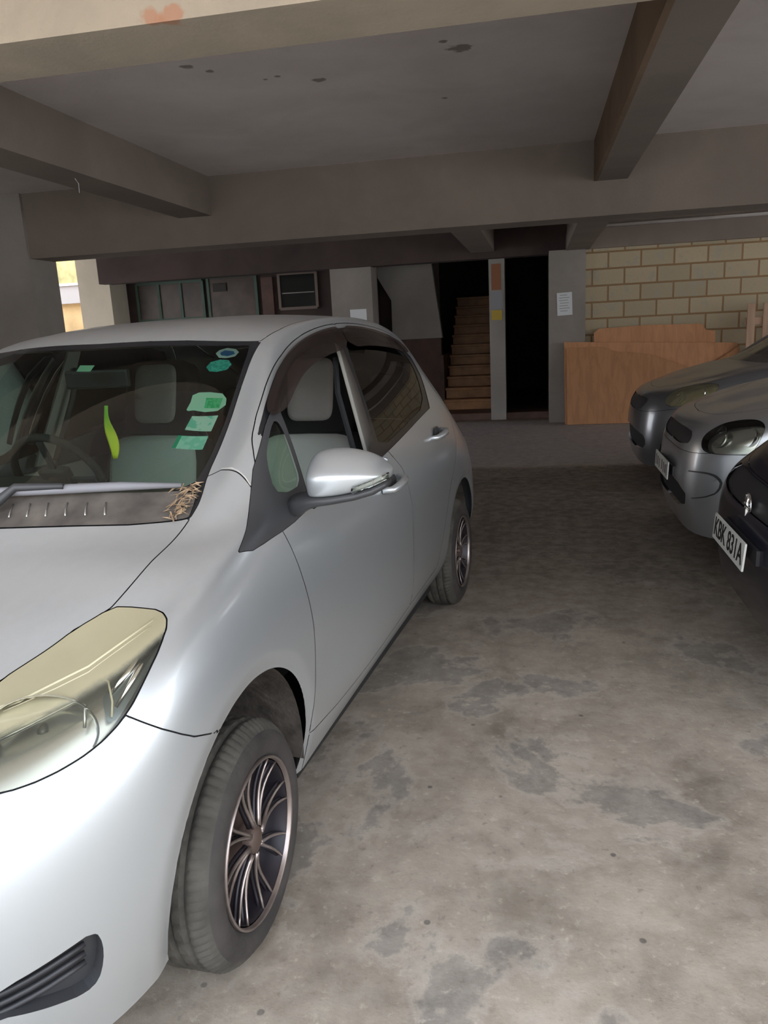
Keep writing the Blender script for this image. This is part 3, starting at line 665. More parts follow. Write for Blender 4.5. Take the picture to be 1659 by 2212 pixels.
def plate_obj(parent, text, M, w=.52, h=.11):
    """number plate facing local -y of M, lettering stands proud"""
    pl = MB().box(-w/2, w/2, -.004, .004, -h/2, h/2).build('number_plate', M_plate, parent, M=M, bevel=.001)
    if not text:      # too blurred in the photograph to be read: a row of dark strokes
        w_ = MB()
        for i, (xx, ww) in enumerate(((-.21, .03), (-.14, .04), (-.07, .03), (.03, .035), (.10, .03), (.17, .04), (.225, .02))): w_.box(xx-ww/2, xx+ww/2, -.0052, -.004, -.035+.006*(i % 2), .035-.005*(i % 3))
        w_.build('blurred_marks', plain('faded_dark_marks', (.16, .14, .14), .6), pl, M=M); return pl
    cu = bpy.data.curves.new('lettering', 'FONT'); cu.body = text; cu.size = h*1.02; cu.align_x = 'CENTER'; cu.align_y = 'CENTER'; cu.extrude = .0008; cu.offset = .0012
    tmp = bpy.data.objects.new('lettering', cu); COL.objects.link(tmp)
    dg = bpy.context.evaluated_depsgraph_get(); me = bpy.data.meshes.new_from_object(tmp.evaluated_get(dg)); bpy.data.objects.remove(tmp)
    xs = [v.co.x for v in me.vertices]; wx = max(xs)-min(xs); k = min(1.25, (w*.92)/wx)
    T = M @ Matrix.Translation((0, -.005, 0)) @ Matrix.Rotation(math.radians(90), 4, 'X') @ Matrix.Diagonal((k, 1.0, 1, 1))
    me.transform(T); link('lettering', me, M_char, pl)
    return pl
def fine_patch(body, poly, smooth=0, n=44):
    """small piece of skin on its own fine grid, for stickers"""
    Q = np.array(poly); U = np.linspace(Q[:, 0].min()-.02, Q[:, 0].max()+.02, n); Vv = np.linspace(Q[:, 1].min()-.02, Q[:, 1].max()+.02, n)
    P = body.S.grid(U, Vv); N = np.cross(np.gradient(P, axis=1), np.gradient(P, axis=0)); N /= np.linalg.norm(N, axis=2, keepdims=True)
    V0 = body.full[0]; j = np.argmin(((V0[:, :3]-P[n//2, n//2])**2).sum(1)); flip = (N[n//2, n//2]*V0[j, 3:6]).sum() < 0
    if flip: N = -N
    uu, vv = np.meshgrid(U, Vv); V = np.concatenate([P, N, uu[..., None], vv[..., None]], 2).reshape(-1, 8)
    i = (np.arange(n-1)[:, None]*n+np.arange(n-1)[None, :]).ravel(); F = np.concatenate([np.stack([i, i+1, i+n+1], 1), np.stack([i, i+n+1, i+n], 1)])
    a, b, c = V[F[:, 0], :3], V[F[:, 1], :3], V[F[:, 2], :3]
    if (np.cross(b-a, c-a)*V[F[:, 0], 3:6]).sum() < 0: F = F[:, ::-1]
    return clip((V, F), body.field((V, F), poly, smooth))[0]
def patch(body, poly, off, smooth=0):
    """extra mesh patch cut out of the uncut skin"""
    return clip(body.full, body.field(body.full, poly, smooth))[0]

# ------------------------------------------------------------------ the silver hatchback
M_ridge = plain('pale_lens_ridge', (.62, .56, .38), .35)
M_indicator = plain('blue_grey_reflector', (.09, .11, .115), .3, .8)
def skin_pt(body, u, v):
    P = body.S.grid([u], [v])[0, 0]; V = body.full[0]; j = np.argmin(((V[:, :3]-P)**2).sum(1)); return P, V[j, 3:6]
CX, CY, CTH = -1.4782032, 1.6520007, -0.1007309
car = thing('hatchback_car', 'silver five-door hatchback filling the left of the picture, headlight and front wheel nearest', 'car', (CX, CY, 0), CTH)
B = Body(HB['rows'], 18, [(0, .355, .352, .045, .011), (2.5, .345, .345, .04, .008)]); G = .0022
arch_f = B.take(None, 0, fld=circ_field(0.0, .355, .352, .352)); arch_r = B.take(None, 0, fld=circ_field(2.50, .345, .345))
lamp = B.take(PAN['lamp'], G, 1)
sail = B.take(PAN['sail'], .001, 0); qg, sail = B.sub(sail, PAN['qglass'], 1)
fopen = B.take(PAN['fwin'], 0, 1); rgl = B.take(PAN['rwin'], 0, 1)
hood = B.take(PAN['hood'], G)
frit = B.take(PAN['frit'], .0015); wsg, frit = B.sub(frit, PAN['glass'])
roof = B.take(PAN['roof'], G)
frame = B.take(PAN['frame'], 0)           # black surround between and around the side windows
fdoor = B.take(PAN['fdoor'], G); rdoor = B.take(PAN['rdoor'], G)
fog = B.take(PAN['fog'], 0, 1); grille = B.take(PAN['grille'], 0, 1); bumper = B.take(PAN['bumper'], G)
tail = B.take(PAN['tail'], .0015, 1); fender = B.take(PAN['fender'], G)
rglass = B.take(PAN['rglass'], 0, 1); rbump = B.take(PAN['rbump'], G); gate = B.take(PAN['gate'], G); quarter = B.M
# frame pieces: the part within the door outlines belongs to the doors
frf, frr = B.sub(frame, PAN['fdoor'])
o_hood = skin_obj('hood', [hood], M_silver, car, both=True)
o_roof = skin_obj('roof_panel', [roof], M_silver, car, both=True)
o_bump = skin_obj('front_bumper', [bumper], M_silver, car, both=True)
skin_obj('lower_grille', [grille], M_black, o_bump, both=True, off=-.03)
skin_obj('rear_bumper', [rbump], M_silver, car, both=True)
o_gate = skin_obj('tailgate', [gate], M_silver, car, both=True); skin_obj('rear_window', [rglass], M_tint, o_gate, both=True)
o_ws = skin_obj('windscreen', [wsg], M_ws, car, both=True)
skin_obj('windscreen_surround', [frit], M_blackg, o_ws, both=True)
skin_obj('panel_seams', B.gaps, M_gap, car, both=True, off=-.006)
for mi in (False, True):
    sg = -1 if mi else 1
    k = dict(mirror=mi)
    skin_obj('front_fender', [fender], M_silver, car, **k)
    skin_obj('side_panel', [quarter], M_silver, car, **k)
    fd = skin_obj('front_door', [fdoor], M_silver, car, **k)
    skin_obj('window_surround', [frf], M_blackg, fd, off=-.002, **k)
    rd = skin_obj('rear_door', [rdoor], M_silver, car, **k)
    skin_obj('window_surround', [frr], M_blackg, rd, off=-.002, **k)
    skin_obj('side_window', [rgl], M_tint, rd, off=-.004, label='dark smoked rear side window', **k)
    if mi: skin_obj('side_window', [fopen], M_sideglass, fd, off=-.004, **k)
    sl = skin_obj('mirror_gusset', [sail], M_charcoal, car, off=.001, label='dark grey plastic gusset below the quarter window', **k)
    skin_obj('quarter_window', [qg], M_sideglass, sl, off=-.003, label='small green tinted quarter window', **k)
    skin_obj('tail_lamp', [tail], M_taill, car, **k)
    # door handles
    for dr, (hy, hz, hx, bl) in ((fd, (1.21, .925, .838, -.03)), (rd, (2.02, .995, .822, -.03))):
        pts = [(sg*(hx-.012), hy-.10, hz-.008), (sg*(hx+.022), hy-.085, hz-.006), (sg*(hx+.034), hy-.04, hz), (sg*(hx+.035), hy+.03, hz+.004), (sg*(hx+.026), hy+.075, hz+.006), (sg*(hx-.012), hy+.10, hz+.006)]
        MB().tube(pts, [.011, .013, .015, .015, .013, .011], 12).build('door_handle', M_silver, dr, smooth=True)
        cup = MB()
        rings = []
        for rr_, dx in ((.046, .004), (.040, .0065), (.028, .0065), (.001, .0065)):
            rings.append([(sg*(hx-.004+dx*.6), hy-.005+1.25*rr_*math.cos(a*math.pi/12), hz+.75*rr_*math.sin(a*math.pi/12)) for a in range(24)])
        MB().loft(rings, cap=False).build('handle_recess', M_charcoal, dr, smooth=True)
    # rain visors over both side windows
    v1 = patch(B, [(7.30,6.98),(7.45,7.00),(8.2,6.94),(9.0,6.90),(9.44,6.88),(9.38,6.52),(8.76,6.56),(8.2,6.60),(7.78,6.60),(7.52,6.62),(7.36,6.72),(7.24,6.86)], .012, 1)
    v2 = patch(B, [(9.46,6.88),(10.3,6.84),(11.0,6.72),(11.25,6.5),(11.15,6.35),(10.9,6.38),(10.2,6.48),(9.40,6.52)], .012, 1)
    skin_obj('rain_visor', [v1], M_visor, fd, off=.012, **k); skin_obj('rain_visor', [v2], M_visor, rd, off=.012, **k)
    # pale mark of the wing to pillar joint
    mm = MIR if mi else np.ones(3)
    def on_skin(pts, off): return [tuple(float(x_) for x_ in (lambda P_, N_: (P_+N_*off)*mm)(*skin_pt(B, u_, v_))) for u_, v_ in pts]
    MB().tube(on_skin([(6.71,7.66),(6.68,7.3),(6.64,7.0),(6.61,6.8),(6.57,6.6)], -.0006), .0022, 6).build('pillar_joint', M_lightrim, car, smooth=True)
    # headlamp
    ln = skin_obj('headlight', [lamp], M_lens, car, off=.0, uv=True, label='large headlight with yellowed cloudy lens', **k)
    skin_obj('lamp_housing', [lamp], M_bezel, ln, off=-.050, **k)
    V, F = lamp; be = {}
    for f in F:
        for a, b in ((0, 1), (1, 2), (2, 0)):
            e = (int(f[a]), int(f[b])); be[tuple(sorted(e))] = be.get(tuple(sorted(e)), 0)+1
    w = MB(); mm = MIR if mi else np.ones(3)
    for (a, b), c in be.items():
        if c == 1:
            pa, pb = V[a], V[b]
            w.add([pa[:3]*mm, pb[:3]*mm, (pb[:3]-pb[3:6]*.05)*mm, (pa[:3]-pa[3:6]*.05)*mm], [(0, 1, 2, 3)])
    w.build('lamp_wall', M_charcoal, ln)
    for (cx, cy, cz, rb, d) in ((.625, -.435, .785, .088, (.42, -.86, .16)), (.50, -.50, .775, .060, (.22, -.95, .22))):
        D = Vector((d[0]*sg, d[1], d[2])).normalized(); c = Vector((cx*sg, cy, cz)); q_ = D.to_track_quat('X', 'Z').to_matrix().to_4x4()
        prof = [(rb*math.sin(t), -.06*math.cos(t)) for t in [i*math.pi/2/10 for i in range(11)]]+[(rb+.004, .001)]
        def fac(k, j): return -.0035 if (k//3) % 2 and 2 < j < 9 else 0
        MB().lathe(prof, 48, fac).build('reflector_bowl', M_reflector, ln, smooth=True, M=Matrix.Translation(c) @ q_ @ Matrix.Diagonal((1, 1.15, .82, 1)))
        MB().lathe([(0, -.015), (.010, -.018), (.012, -.06)], 16).build('bulb', M_clear, ln, smooth=True, M=Matrix.Translation(c) @ q_)
    def on_skin(pts, off): return [tuple(float(x_) for x_ in (lambda P_, N_: (P_+N_*off)*mm)(*skin_pt(B, u_, v_))) for u_, v_ in pts]
    MB().tube(on_skin([(2.01,5.91),(2.25,5.85),(2.51,5.87),(2.85,5.83),(3.3,5.94),(3.92,5.88)], -.0005), .0028, 8).build('lens_ridge', M_ridge, ln, smooth=True)
    MB().tube(on_skin([(2.05,5.75),(2.51,5.70),(2.85,5.66),(3.3,5.78),(3.85,5.75)], -.0005), .0014, 8).build('lens_ridge', M_ridge, ln, smooth=True)
    MB().tube(on_skin([(2.75,5.55),(2.93,5.60),(3.09,5.19),(3.17,4.65),(3.17,4.35)], -.012), .0022, 8).build('lens_edge', M_ridge, ln, smooth=True)
    MB().tube(on_skin([(1.9,5.15),(2.3,5.25),(2.7,5.25),(2.83,5.0),(2.86,4.5)], -.016), .0035, 8).build('bowl_edge', M_bezel, ln, smooth=True)
    ft = patch(B, [(3.0,5.13),(3.57,5.44),(3.98,5.72),(3.92,4.98),(3.6,4.60),(3.36,4.35),(3.16,4.2),(3.06,4.61)], 0, 1)
    skin_obj('indicator_reflector', [ft], M_indicator, ln, off=-.022, **k)
    MB().tube(on_skin([(3.12,4.9),(3.45,5.25),(3.88,5.58)], -.020), [.005, .010, .004], 10).build('lamp_fin', M_chrome, ln, smooth=True)
    MB().tube(on_skin([(3.22,4.5),(3.55,4.95),(3.88,5.30)], -.020), [.004, .007, .003], 10).build('lamp_fin', M_chrome, ln, smooth=True)
    # fog lamp recess with slats
    fg = skin_obj('fog_lamp_cover', [fog], M_charcoal, o_bump, off=-.028, **k)
    Vf = fog[0]; w = MB(); be = {}
    for f in fog[1]:
        for a, b in ((0, 1), (1, 2), (2, 0)):
            e = tuple(sorted((int(f[a]), int(f[b])))); be[e] = be.get(e, 0)+1
    for (a, b), c in be.items():
        if c == 1:
            pa, pb = Vf[a], Vf[b]; w.add([pa[:3]*mm, pb[:3]*mm, (pb[:3]-pb[3:6]*.028)*mm, (pa[:3]-pa[3:6]*.028)*mm], [(0, 1, 2, 3)])
    w.build('recess_wall', M_charcoal, o_bump)
    for vv in (1.08, 1.20, 1.32, 1.44):
        pts = on_skin([(2.0+i*.16, vv+.02*i) for i in range(7) if vv+.02*i < 1.60], -.018)
        MB().tube(pts, .0055, 8).build('slat', M_black, o_bump, smooth=True)
    # wheel liners
    for wy, wz, r_ in ((0, .355, .358), (2.50, .345, .352)):
        rings = []
        for xx, rr_ in ((.788, r_-.004), (.74, r_), (.55, r_), (.52, r_*.97)):
            rings.append([(sg*xx, wy+rr_*math.cos(math.radians(-9+a*180/28)), wz+rr_*math.sin(math.radians(-9+a*180/28))) for a in range(29)])
        lo = MB().loft(rings, closed=False).add([(sg*.52, wy+r_*.98*math.cos(a*math.pi/14), wz+r_*.98*math.sin(a*math.pi/14)) for a in range(28)], [tuple(range(28))])
        lo.build('wheel_liner', M_dirt, car, smooth=True, auto=30)
    if not mi:
        M0 = Matrix.Identity(4)
        MB().tube([(.60, -.03, .34), (.585, .02, .52), (.57, .05, .70)], .022, 12).tube([(.60, .07, .30), (.58, .10, .70)], .011, 8).build('suspension_strut', M_dirt, car, smooth=True)
wheel('wheel', car, .824, 0, .287, .287, .195, steer=.0448)
wheel('wheel', car, .832, 2.51, .287, .287, .190)
wheel('wheel', car, -.832, 0, .287, .287, .195, steer=.0448, side=-1)
wheel('wheel', car, -.832, 2.51, .287, .287, .190, side=-1)
# underbody: dark pan and inner shell under the painted skin
MB().box(-.52, .52, -.60, -.36, .21, .50).box(-.50, .50, -.60, 3.0, .20, .27).box(-.74, .74, .40, 2.10, .20, .27).box(-.70, .70, 2.9, 3.02, .22, .5).build('underbody', M_gap, car)
MB().box(-.50, .50, -.45, .35, .27, .70).build('engine_bay', M_gap, car)
# side mirror: silver shell over black foot
def mirror(sg, drop=0):
    arm = []
    for x, y0, y1, z0, z1 in [(.772, .40, .53, .975, 1.045), (.80, .385, .51, .995, 1.052), (.835, .37, .50, 1.015, 1.058), (.87, .355, .49, 1.028, 1.062), (.92, .345, .48, 1.038, 1.068), (.98, .345, .46, 1.050, 1.076), (1.03, .355, .45, 1.064, 1.088), (1.062, .375, .44, 1.082, 1.10)]:
        arm.append([(sg*x, (y0+y1)/2+(y1-y0)/2*math.copysign(abs(math.cos(a*math.pi/8))**.7, math.cos(a*math.pi/8)), (z0+z1)/2+(z1-z0)/2*math.copysign(abs(math.sin(a*math.pi/8))**.7, math.sin(a*math.pi/8))) for a in range(16)])
    MB().loft(arm).build('mirror_arm', M_charcoal, car, smooth=True)
    S = []
    for x, y0, yb, z0, z1 in [(.838, .405, .470, 1.072, 1.135), (.842, .380, .478, 1.060, 1.152), (.852, .362, .484, 1.056, 1.163), (.875, .345, .487, 1.057, 1.172), (.91, .336, .488, 1.061, 1.177), (.95, .334, .487, 1.067, 1.175), (1.00, .342, .484, 1.077, 1.165), (1.035, .358, .478, 1.087, 1.148), (1.056, .380, .470, 1.097, 1.130), (1.064, .41, .46, 1.104, 1.120)]:
        h = z1-z0; d = yb-y0; zc = z0+.50*h
        ring = [(yb, z0+.02*h), (yb, z0+.5*h), (yb, z1-.10*h), (yb-.08*d, z1-.01*h), (yb-.35*d, z1), (yb-.62*d, z1-.10*h), (yb-.85*d, zc+.20*h), (y0+.025*d, zc+.05*h), (y0, zc-.03*h), (y0+.005*d, zc-.12*h), (y0+.03*d, z0+.20*h), (y0+.07*d, z0+.04*h), (y0+.14*d, z0), (yb-.45*d, z0-.02*h)]
        S.append([(sg*x, yy, zz) for yy, zz in ring])
    sh = MB().loft(S).build('side_mirror', M_silver, car, smooth=True, subsurf=2)
    MB().add([(sg*.85, .4905, 1.07), (sg*1.04, .486, 1.095), (sg*1.04, .486, 1.145), (sg*.85, .4905, 1.155)], [(0, 1, 2, 3)]).build('mirror_glass', M_chrome, sh)
    ind = [[(sg*(x), y+.008*math.cos(a*math.pi/5), z+.009*math.sin(a*math.pi/5)) for a in range(10)] for x, y, z in ((.985, .340, 1.084), (1.01, .344, 1.092), (1.035, .356, 1.100), (1.055, .376, 1.108), (1.066, .40, 1.112))]
    MB().loft(ind).build('indicator_lamp', M_clear, sh, smooth=True)
mirror(1); mirror(-1)
# wiper and scuttle
w1 = MB().tube([(.54, .268, 1.108), (.40, .205, 1.117), (.25, .155, 1.118), (.05, .13, 1.112), (-.12, .135, 1.108)], [.006, .012, .013, .013, .008], 8).build('wiper_blade', plain('dusty_grey_rubber', (.22, .22, .24), .6), car, smooth=True)
MB().tube([(.27, .150, 1.128), (.14, .128, 1.128), (.10, .09, 1.09), (.02, .02, 1.065)], [.008, .011, .014, .016], 10).build('wiper_arm', M_charcoal, w1, smooth=True)
w2 = MB().tube([(-.10, .145, 1.108), (-.30, .175, 1.112), (-.50, .26, 1.105)], [.008, .012, .006], 8).build('wiper_blade', M_charcoal, car, smooth=True)
MB().tube([(-.30, .17, 1.122), (-.42, .10, 1.08)], [.010, .014], 8).build('wiper_arm', M_charcoal, w2, smooth=True)
cw = patch(B, [(6.10,7.82),(6.01,8.5),(6.01,V9),(6.44,V9),(6.45,9.3),(6.48,8.6),(6.50,8.2),(6.4,7.98)], 0)
o_cw = skin_obj('scuttle_panel', [cw], plain('dusty_scuttle_plastic', (.105, .09, .078), .85, var=.4, vscale=12), car, off=.0015, both=True)
for i in range(6):
    v0 = 8.75+i*.16
    MB().tube([tuple(float(t_) for t_ in (skin_pt(B, u_, v_)[0]+skin_pt(B, u_, v_)[1]*.003)) for u_, v_ in ((6.16, v0), (6.25, v0+.04), (6.34, v0+.07))], .0022, 6).build('vent_slat', M_bezel, o_cw, smooth=True)

# stickers on the inside of the windscreen
def sticker(pts, mat, label, off=-.0015, smooth=0, par=None):
    m = fine_patch(B, pts, smooth)
    return skin_obj('sticker', [m], mat, par or o_ws, off=off, label=label) if not empty_m(m) else None
sticker([(7.92,8.53),(7.97,8.51),(8.01,8.43),(8.0,8.31),(7.96,8.24),(7.9,8.26),(7.87,8.37),(7.87,8.46)], M_paper, 'white oval sticker with blue centre, topmost in the corner')
_s = sticker([(7.93,8.48),(7.97,8.44),(7.965,8.32),(7.93,8.28),(7.895,8.36),(7.90,8.45)], plain('blue_print', (.06, .16, .42), .5), 'blue print', off=-.0008)
sticker([(7.75,8.55),(7.81,8.53),(7.85,8.43),(7.85,8.32),(7.8,8.25),(7.74,8.28),(7.71,8.4),(7.71,8.49)], sticker_mat('teal_print', (.04, .42, .36), (.10, .60, .50), 90), 'teal oval sticker below the blue one')
sticker([(7.34,8.56),(7.41,8.55),(7.47,8.56),(7.5,8.5),(7.51,8.37),(7.5,8.21),(7.45,8.13),(7.39,8.11),(7.34,8.19),(7.33,8.35),(7.34,8.48),(7.33,8.54)], plain('pale_green_paper', (.55, .78, .60), .6), 'large round pale sticker with green square')
sticker([(7.455,8.39),(7.455,8.18),(7.365,8.18),(7.365,8.37)], sticker_mat('green_print', (.02, .45, .16), (.10, .62, .28), 70), 'green square print', off=-.0008)
sticker([(7.29,8.47),(7.3,8.16),(7.16,8.18),(7.17,8.49)], sticker_mat('washed_green_print', (.70, .82, .70), (.25, .65, .48), 28, .55), 'pale rectangular sticker, upper of the two')
sticker([(7.12,8.53),(7.12,8.19),(7.0,8.2),(7.01,8.54)], sticker_mat('mint_print', (.35, .75, .58), (.55, .85, .70), 40), 'mint green rectangular sticker, lowest')
sticker([(7.12,8.53),(7.12,8.49),(7.01,8.50),(7.01,8.54)], plain('deep_green_edge', (.02, .38, .20), .6), 'deep green edge', off=-.0008)
sticker([(7.77,10.0),(7.76,9.82),(7.69,9.82),(7.70,9.99)], plain('soft_green_paper', (.40, .72, .48), .6), 'small green sticker near the mirror')


# ------------------------------------------------------------------ cabin
MB().box(-.70, .70, .55, 2.6, .28, .32).build('cabin_floor', M_gap, car)
dash = []
for x in [-.70+.07*i for i in range(21)]:
    b = .018*math.cos(x*2.2); hump = .035*math.exp(-((x+.36)/.17)**2)
    dash.append([(x, .34+.10*(x/.7)**2, 1.00), (x, .48, 1.015+b+hump*.5), (x, .66, 1.005+b+hump), (x, .76, .96+b+hump), (x, .80, .86), (x, .76, .66), (x, .60, .5), (x, .34, .5)])
MB().loft(dash).build('dashboard', M_dash, car, smooth=True, auto=50)
# steering wheel (right-hand drive)
SW = TR(-.36, .90, 1.00, rx=math.radians(-63))
ring = [(.182*math.cos(a*math.pi/20), .182*math.sin(a*math.pi/20), 0) for a in range(41)]
sw = MB().tube(ring, .015, 10, cap=False).build('steering_wheel', M_seatblack, car, smooth=True, M=SW)
MB().box(-.06, .06, -.05, .05, -.03, .01).box(-.17, .17, -.012, .014, -.015, .0).box(-.015, .015, -.17, 0, -.015, 0).build('steering_hub', M_charcoal, sw, M=SW, bevel=.008)
MB().tube([(-.36, .88, .98), (-.36, .70, .88)], .035, 10).build('steering_column', M_seatblack, sw, smooth=True)
def pad(x0, x1, z0, z1, y, th, n=10, e=.28):
    """cushion slab facing -y with pillowed rounded face"""
    rings = []
    for j, (s_, dy) in enumerate(((1.0, th), (1.0, .35*th), (.97, .12*th), (.86, .02*th), (.5, 0))):
        r = []
        for a in range(32):
            t = 2*math.pi*a/32; c_, q_ = math.cos(t), math.sin(t)
            px = math.copysign(abs(c_)**e, c_); pz = math.copysign(abs(q_)**e, q_)
            r.append(((x0+x1)/2+(x1-x0)/2*px*s_, y+dy, (z0+z1)/2+(z1-z0)/2*pz*s_))
        rings.append(r)
    return rings
def seat(cx):
    L = Matrix.Translation((cx, 1.42, .50)) @ Matrix.Rotation(math.radians(-14), 4, 'X')
    bk = MB().loft(pad(-.25, .25, 0, .60, 0, .12)).loft(pad(-.17, .17, .55, .93, .015, .10, e=.4)).build('front_seat', M_seatblack, car, smooth=True, M=L)
    MB().loft(pad(-.225, .225, .05, .585, -.018, .10, e=.35)).build('seat_back_cover', M_trimcloth, bk, smooth=True, M=L)
    MB().loft(pad(-.105, .105, .635, .905, -.006, .08, e=.35)).build('headrest_cover', M_trimcloth, bk, smooth=True, M=L)
    MB().loft(pad(-.25, .25, -.25, .25, 0, .14), cap=True).build('seat_cushion', M_trimcloth, bk, smooth=True, M=Matrix.Translation((cx, 1.20, .56)) @ Matrix.Rotation(math.radians(-94), 4, 'X'))
seat(.37); seat(-.38)
L = Matrix.Translation((0, 2.32, .50)) @ Matrix.Rotation(math.radians(-18), 4, 'X')
rs_ = MB().loft(pad(-.62, .62, 0, .55, 0, .14)).build('rear_seat', M_seatblack, car, smooth=True, M=L)
for cx in (-.42, .42): MB().loft(pad(cx-.13, cx+.13, .56, .74, 0, .09, e=.45)).build('rear_headrest', M_seatblack, rs_, smooth=True, M=L)
for sg in (-1, 1):
    # inner pillar trim between the doors
    MB().prism([(sg*.605, 1.34, 1.45), (sg*.605, 1.42, 1.45), (sg*.755, 1.34, .98), (sg*.755, 1.22, .98)], (-sg*.015, 0, 0)).build('pillar_trim', M_lightrim, car, bevel=.004)
    MB().tube([(sg*.585, 1.37, 1.38), (sg*.60, 1.33, 1.25), (sg*.68, 1.27, 1.0)], .012, 6).build('seat_belt', M_charcoal, car)
    MB().box(sg*.745-.01, sg*.745+.01, .5, 2.1, .32, .96).build('door_card', M_lightrim, car)
MB().box(-.50, .50, .93, 2.10, 1.455, 1.468).build('roof_lining', M_lightrim, car)
MB().box(-.12, .12, .70, .72, 1.335, 1.395).build('rear_view_mirror', M_black, car, bevel=.008)
# hanging air freshener
fr_m, n, l, p = newmat('green_to_yellow_card'); tc = n.new('ShaderNodeTexCoord'); sx = n.new('ShaderNodeSeparateXYZ'); l.new(tc.outputs['Generated'], sx.inputs[0])
l.new(ramp(n, sx.outputs['Z'], [(0, (.85, .80, .02)), (.5, (.80, .80, .03)), (.8, (.40, .75, .05)), (1, (.30, .70, .08))], l), p.inputs['Base Color']); p.inputs['Roughness'].default_value = .5
fx, fy = .035, .70
rings = []
for i in range(13):
    t = i/12; z = 1.105+.175*t; wd_ = .017*math.sin(math.pi*(.10+t*.78))**.6+.001; tw = .5*math.sin(t*5.5); cx = fx+.006*math.sin(t*6.5)-.010*t
    rings.append([(cx+wd_*math.cos(a*math.pi/4)*math.cos(tw)-.002*math.sin(a*math.pi/4)*math.sin(tw), fy+wd_*math.cos(a*math.pi/4)*math.sin(tw)+.002*math.sin(a*math.pi/4)*math.cos(tw), z) for a in range(8)])
cm = Matrix.Translation((CX, CY, 0)) @ Matrix.Rotation(CTH, 4, 'Z')
fl = cm @ Vector((fx, fy, 1.105))
fre = MB().loft(rings).build('air_freshener', fr_m, None, loc=tuple(fl), smooth=True, M=cm)
tag(fre, 'green and yellow air freshener hanging from the rear-view mirror of the silver car', 'air freshener')
MB().tube([(fx-.010, fy, 1.278), (fx-.008, fy+.002, 1.33), (.0, fy+.008, 1.365)], .0012, 5).build('cord', M_paper, fre, loc=tuple(fl), M=cm)
# leaf litter: uncountable bits in the corner of the scuttle
lm = MB()
for i in range(75):
    t = RNG.random(); u_ = 6.08+.46*t+RNG.normal(0, .03); v_ = 8.02+abs(RNG.normal(0, .12))
    p = B.S.grid([u_], [v_])[0, 0]; a = RNG.random()*6.28; L_ = .005+.020*RNG.random(); wv = .0008+.0012*RNG.random(); z = p[2]+.003+.006*RNG.random()
    dx, dy = math.cos(a)*L_, math.sin(a)*L_; nx, ny = -math.sin(a)*wv, math.cos(a)*wv; dz = RNG.normal(0, .004)
    lm.add([(p[0]-dx-nx, p[1]-dy-ny, z-dz), (p[0]+dx-nx, p[1]+dy-ny, z+dz+.4*dy), (p[0]+dx+nx, p[1]+dy+ny, z+dz+.4*dy), (p[0]-dx+nx, p[1]-dy+ny, z-dz), (p[0]-nx*.5, p[1]-ny*.5, z+.002)], [(0, 1, 4), (1, 2, 4), (2, 3, 4), (3, 0, 4)])
ll = cm @ Vector((.60, .22, 1.06))
o = lm.build('leaf_litter', M_leaf, None, loc=tuple(ll), M=cm)
tag(o, 'dry twigs and leaf litter caught in the windscreen corner of the silver car', 'leaf litter', kind='stuff')

# dry leaves caught in the corner of the scuttle

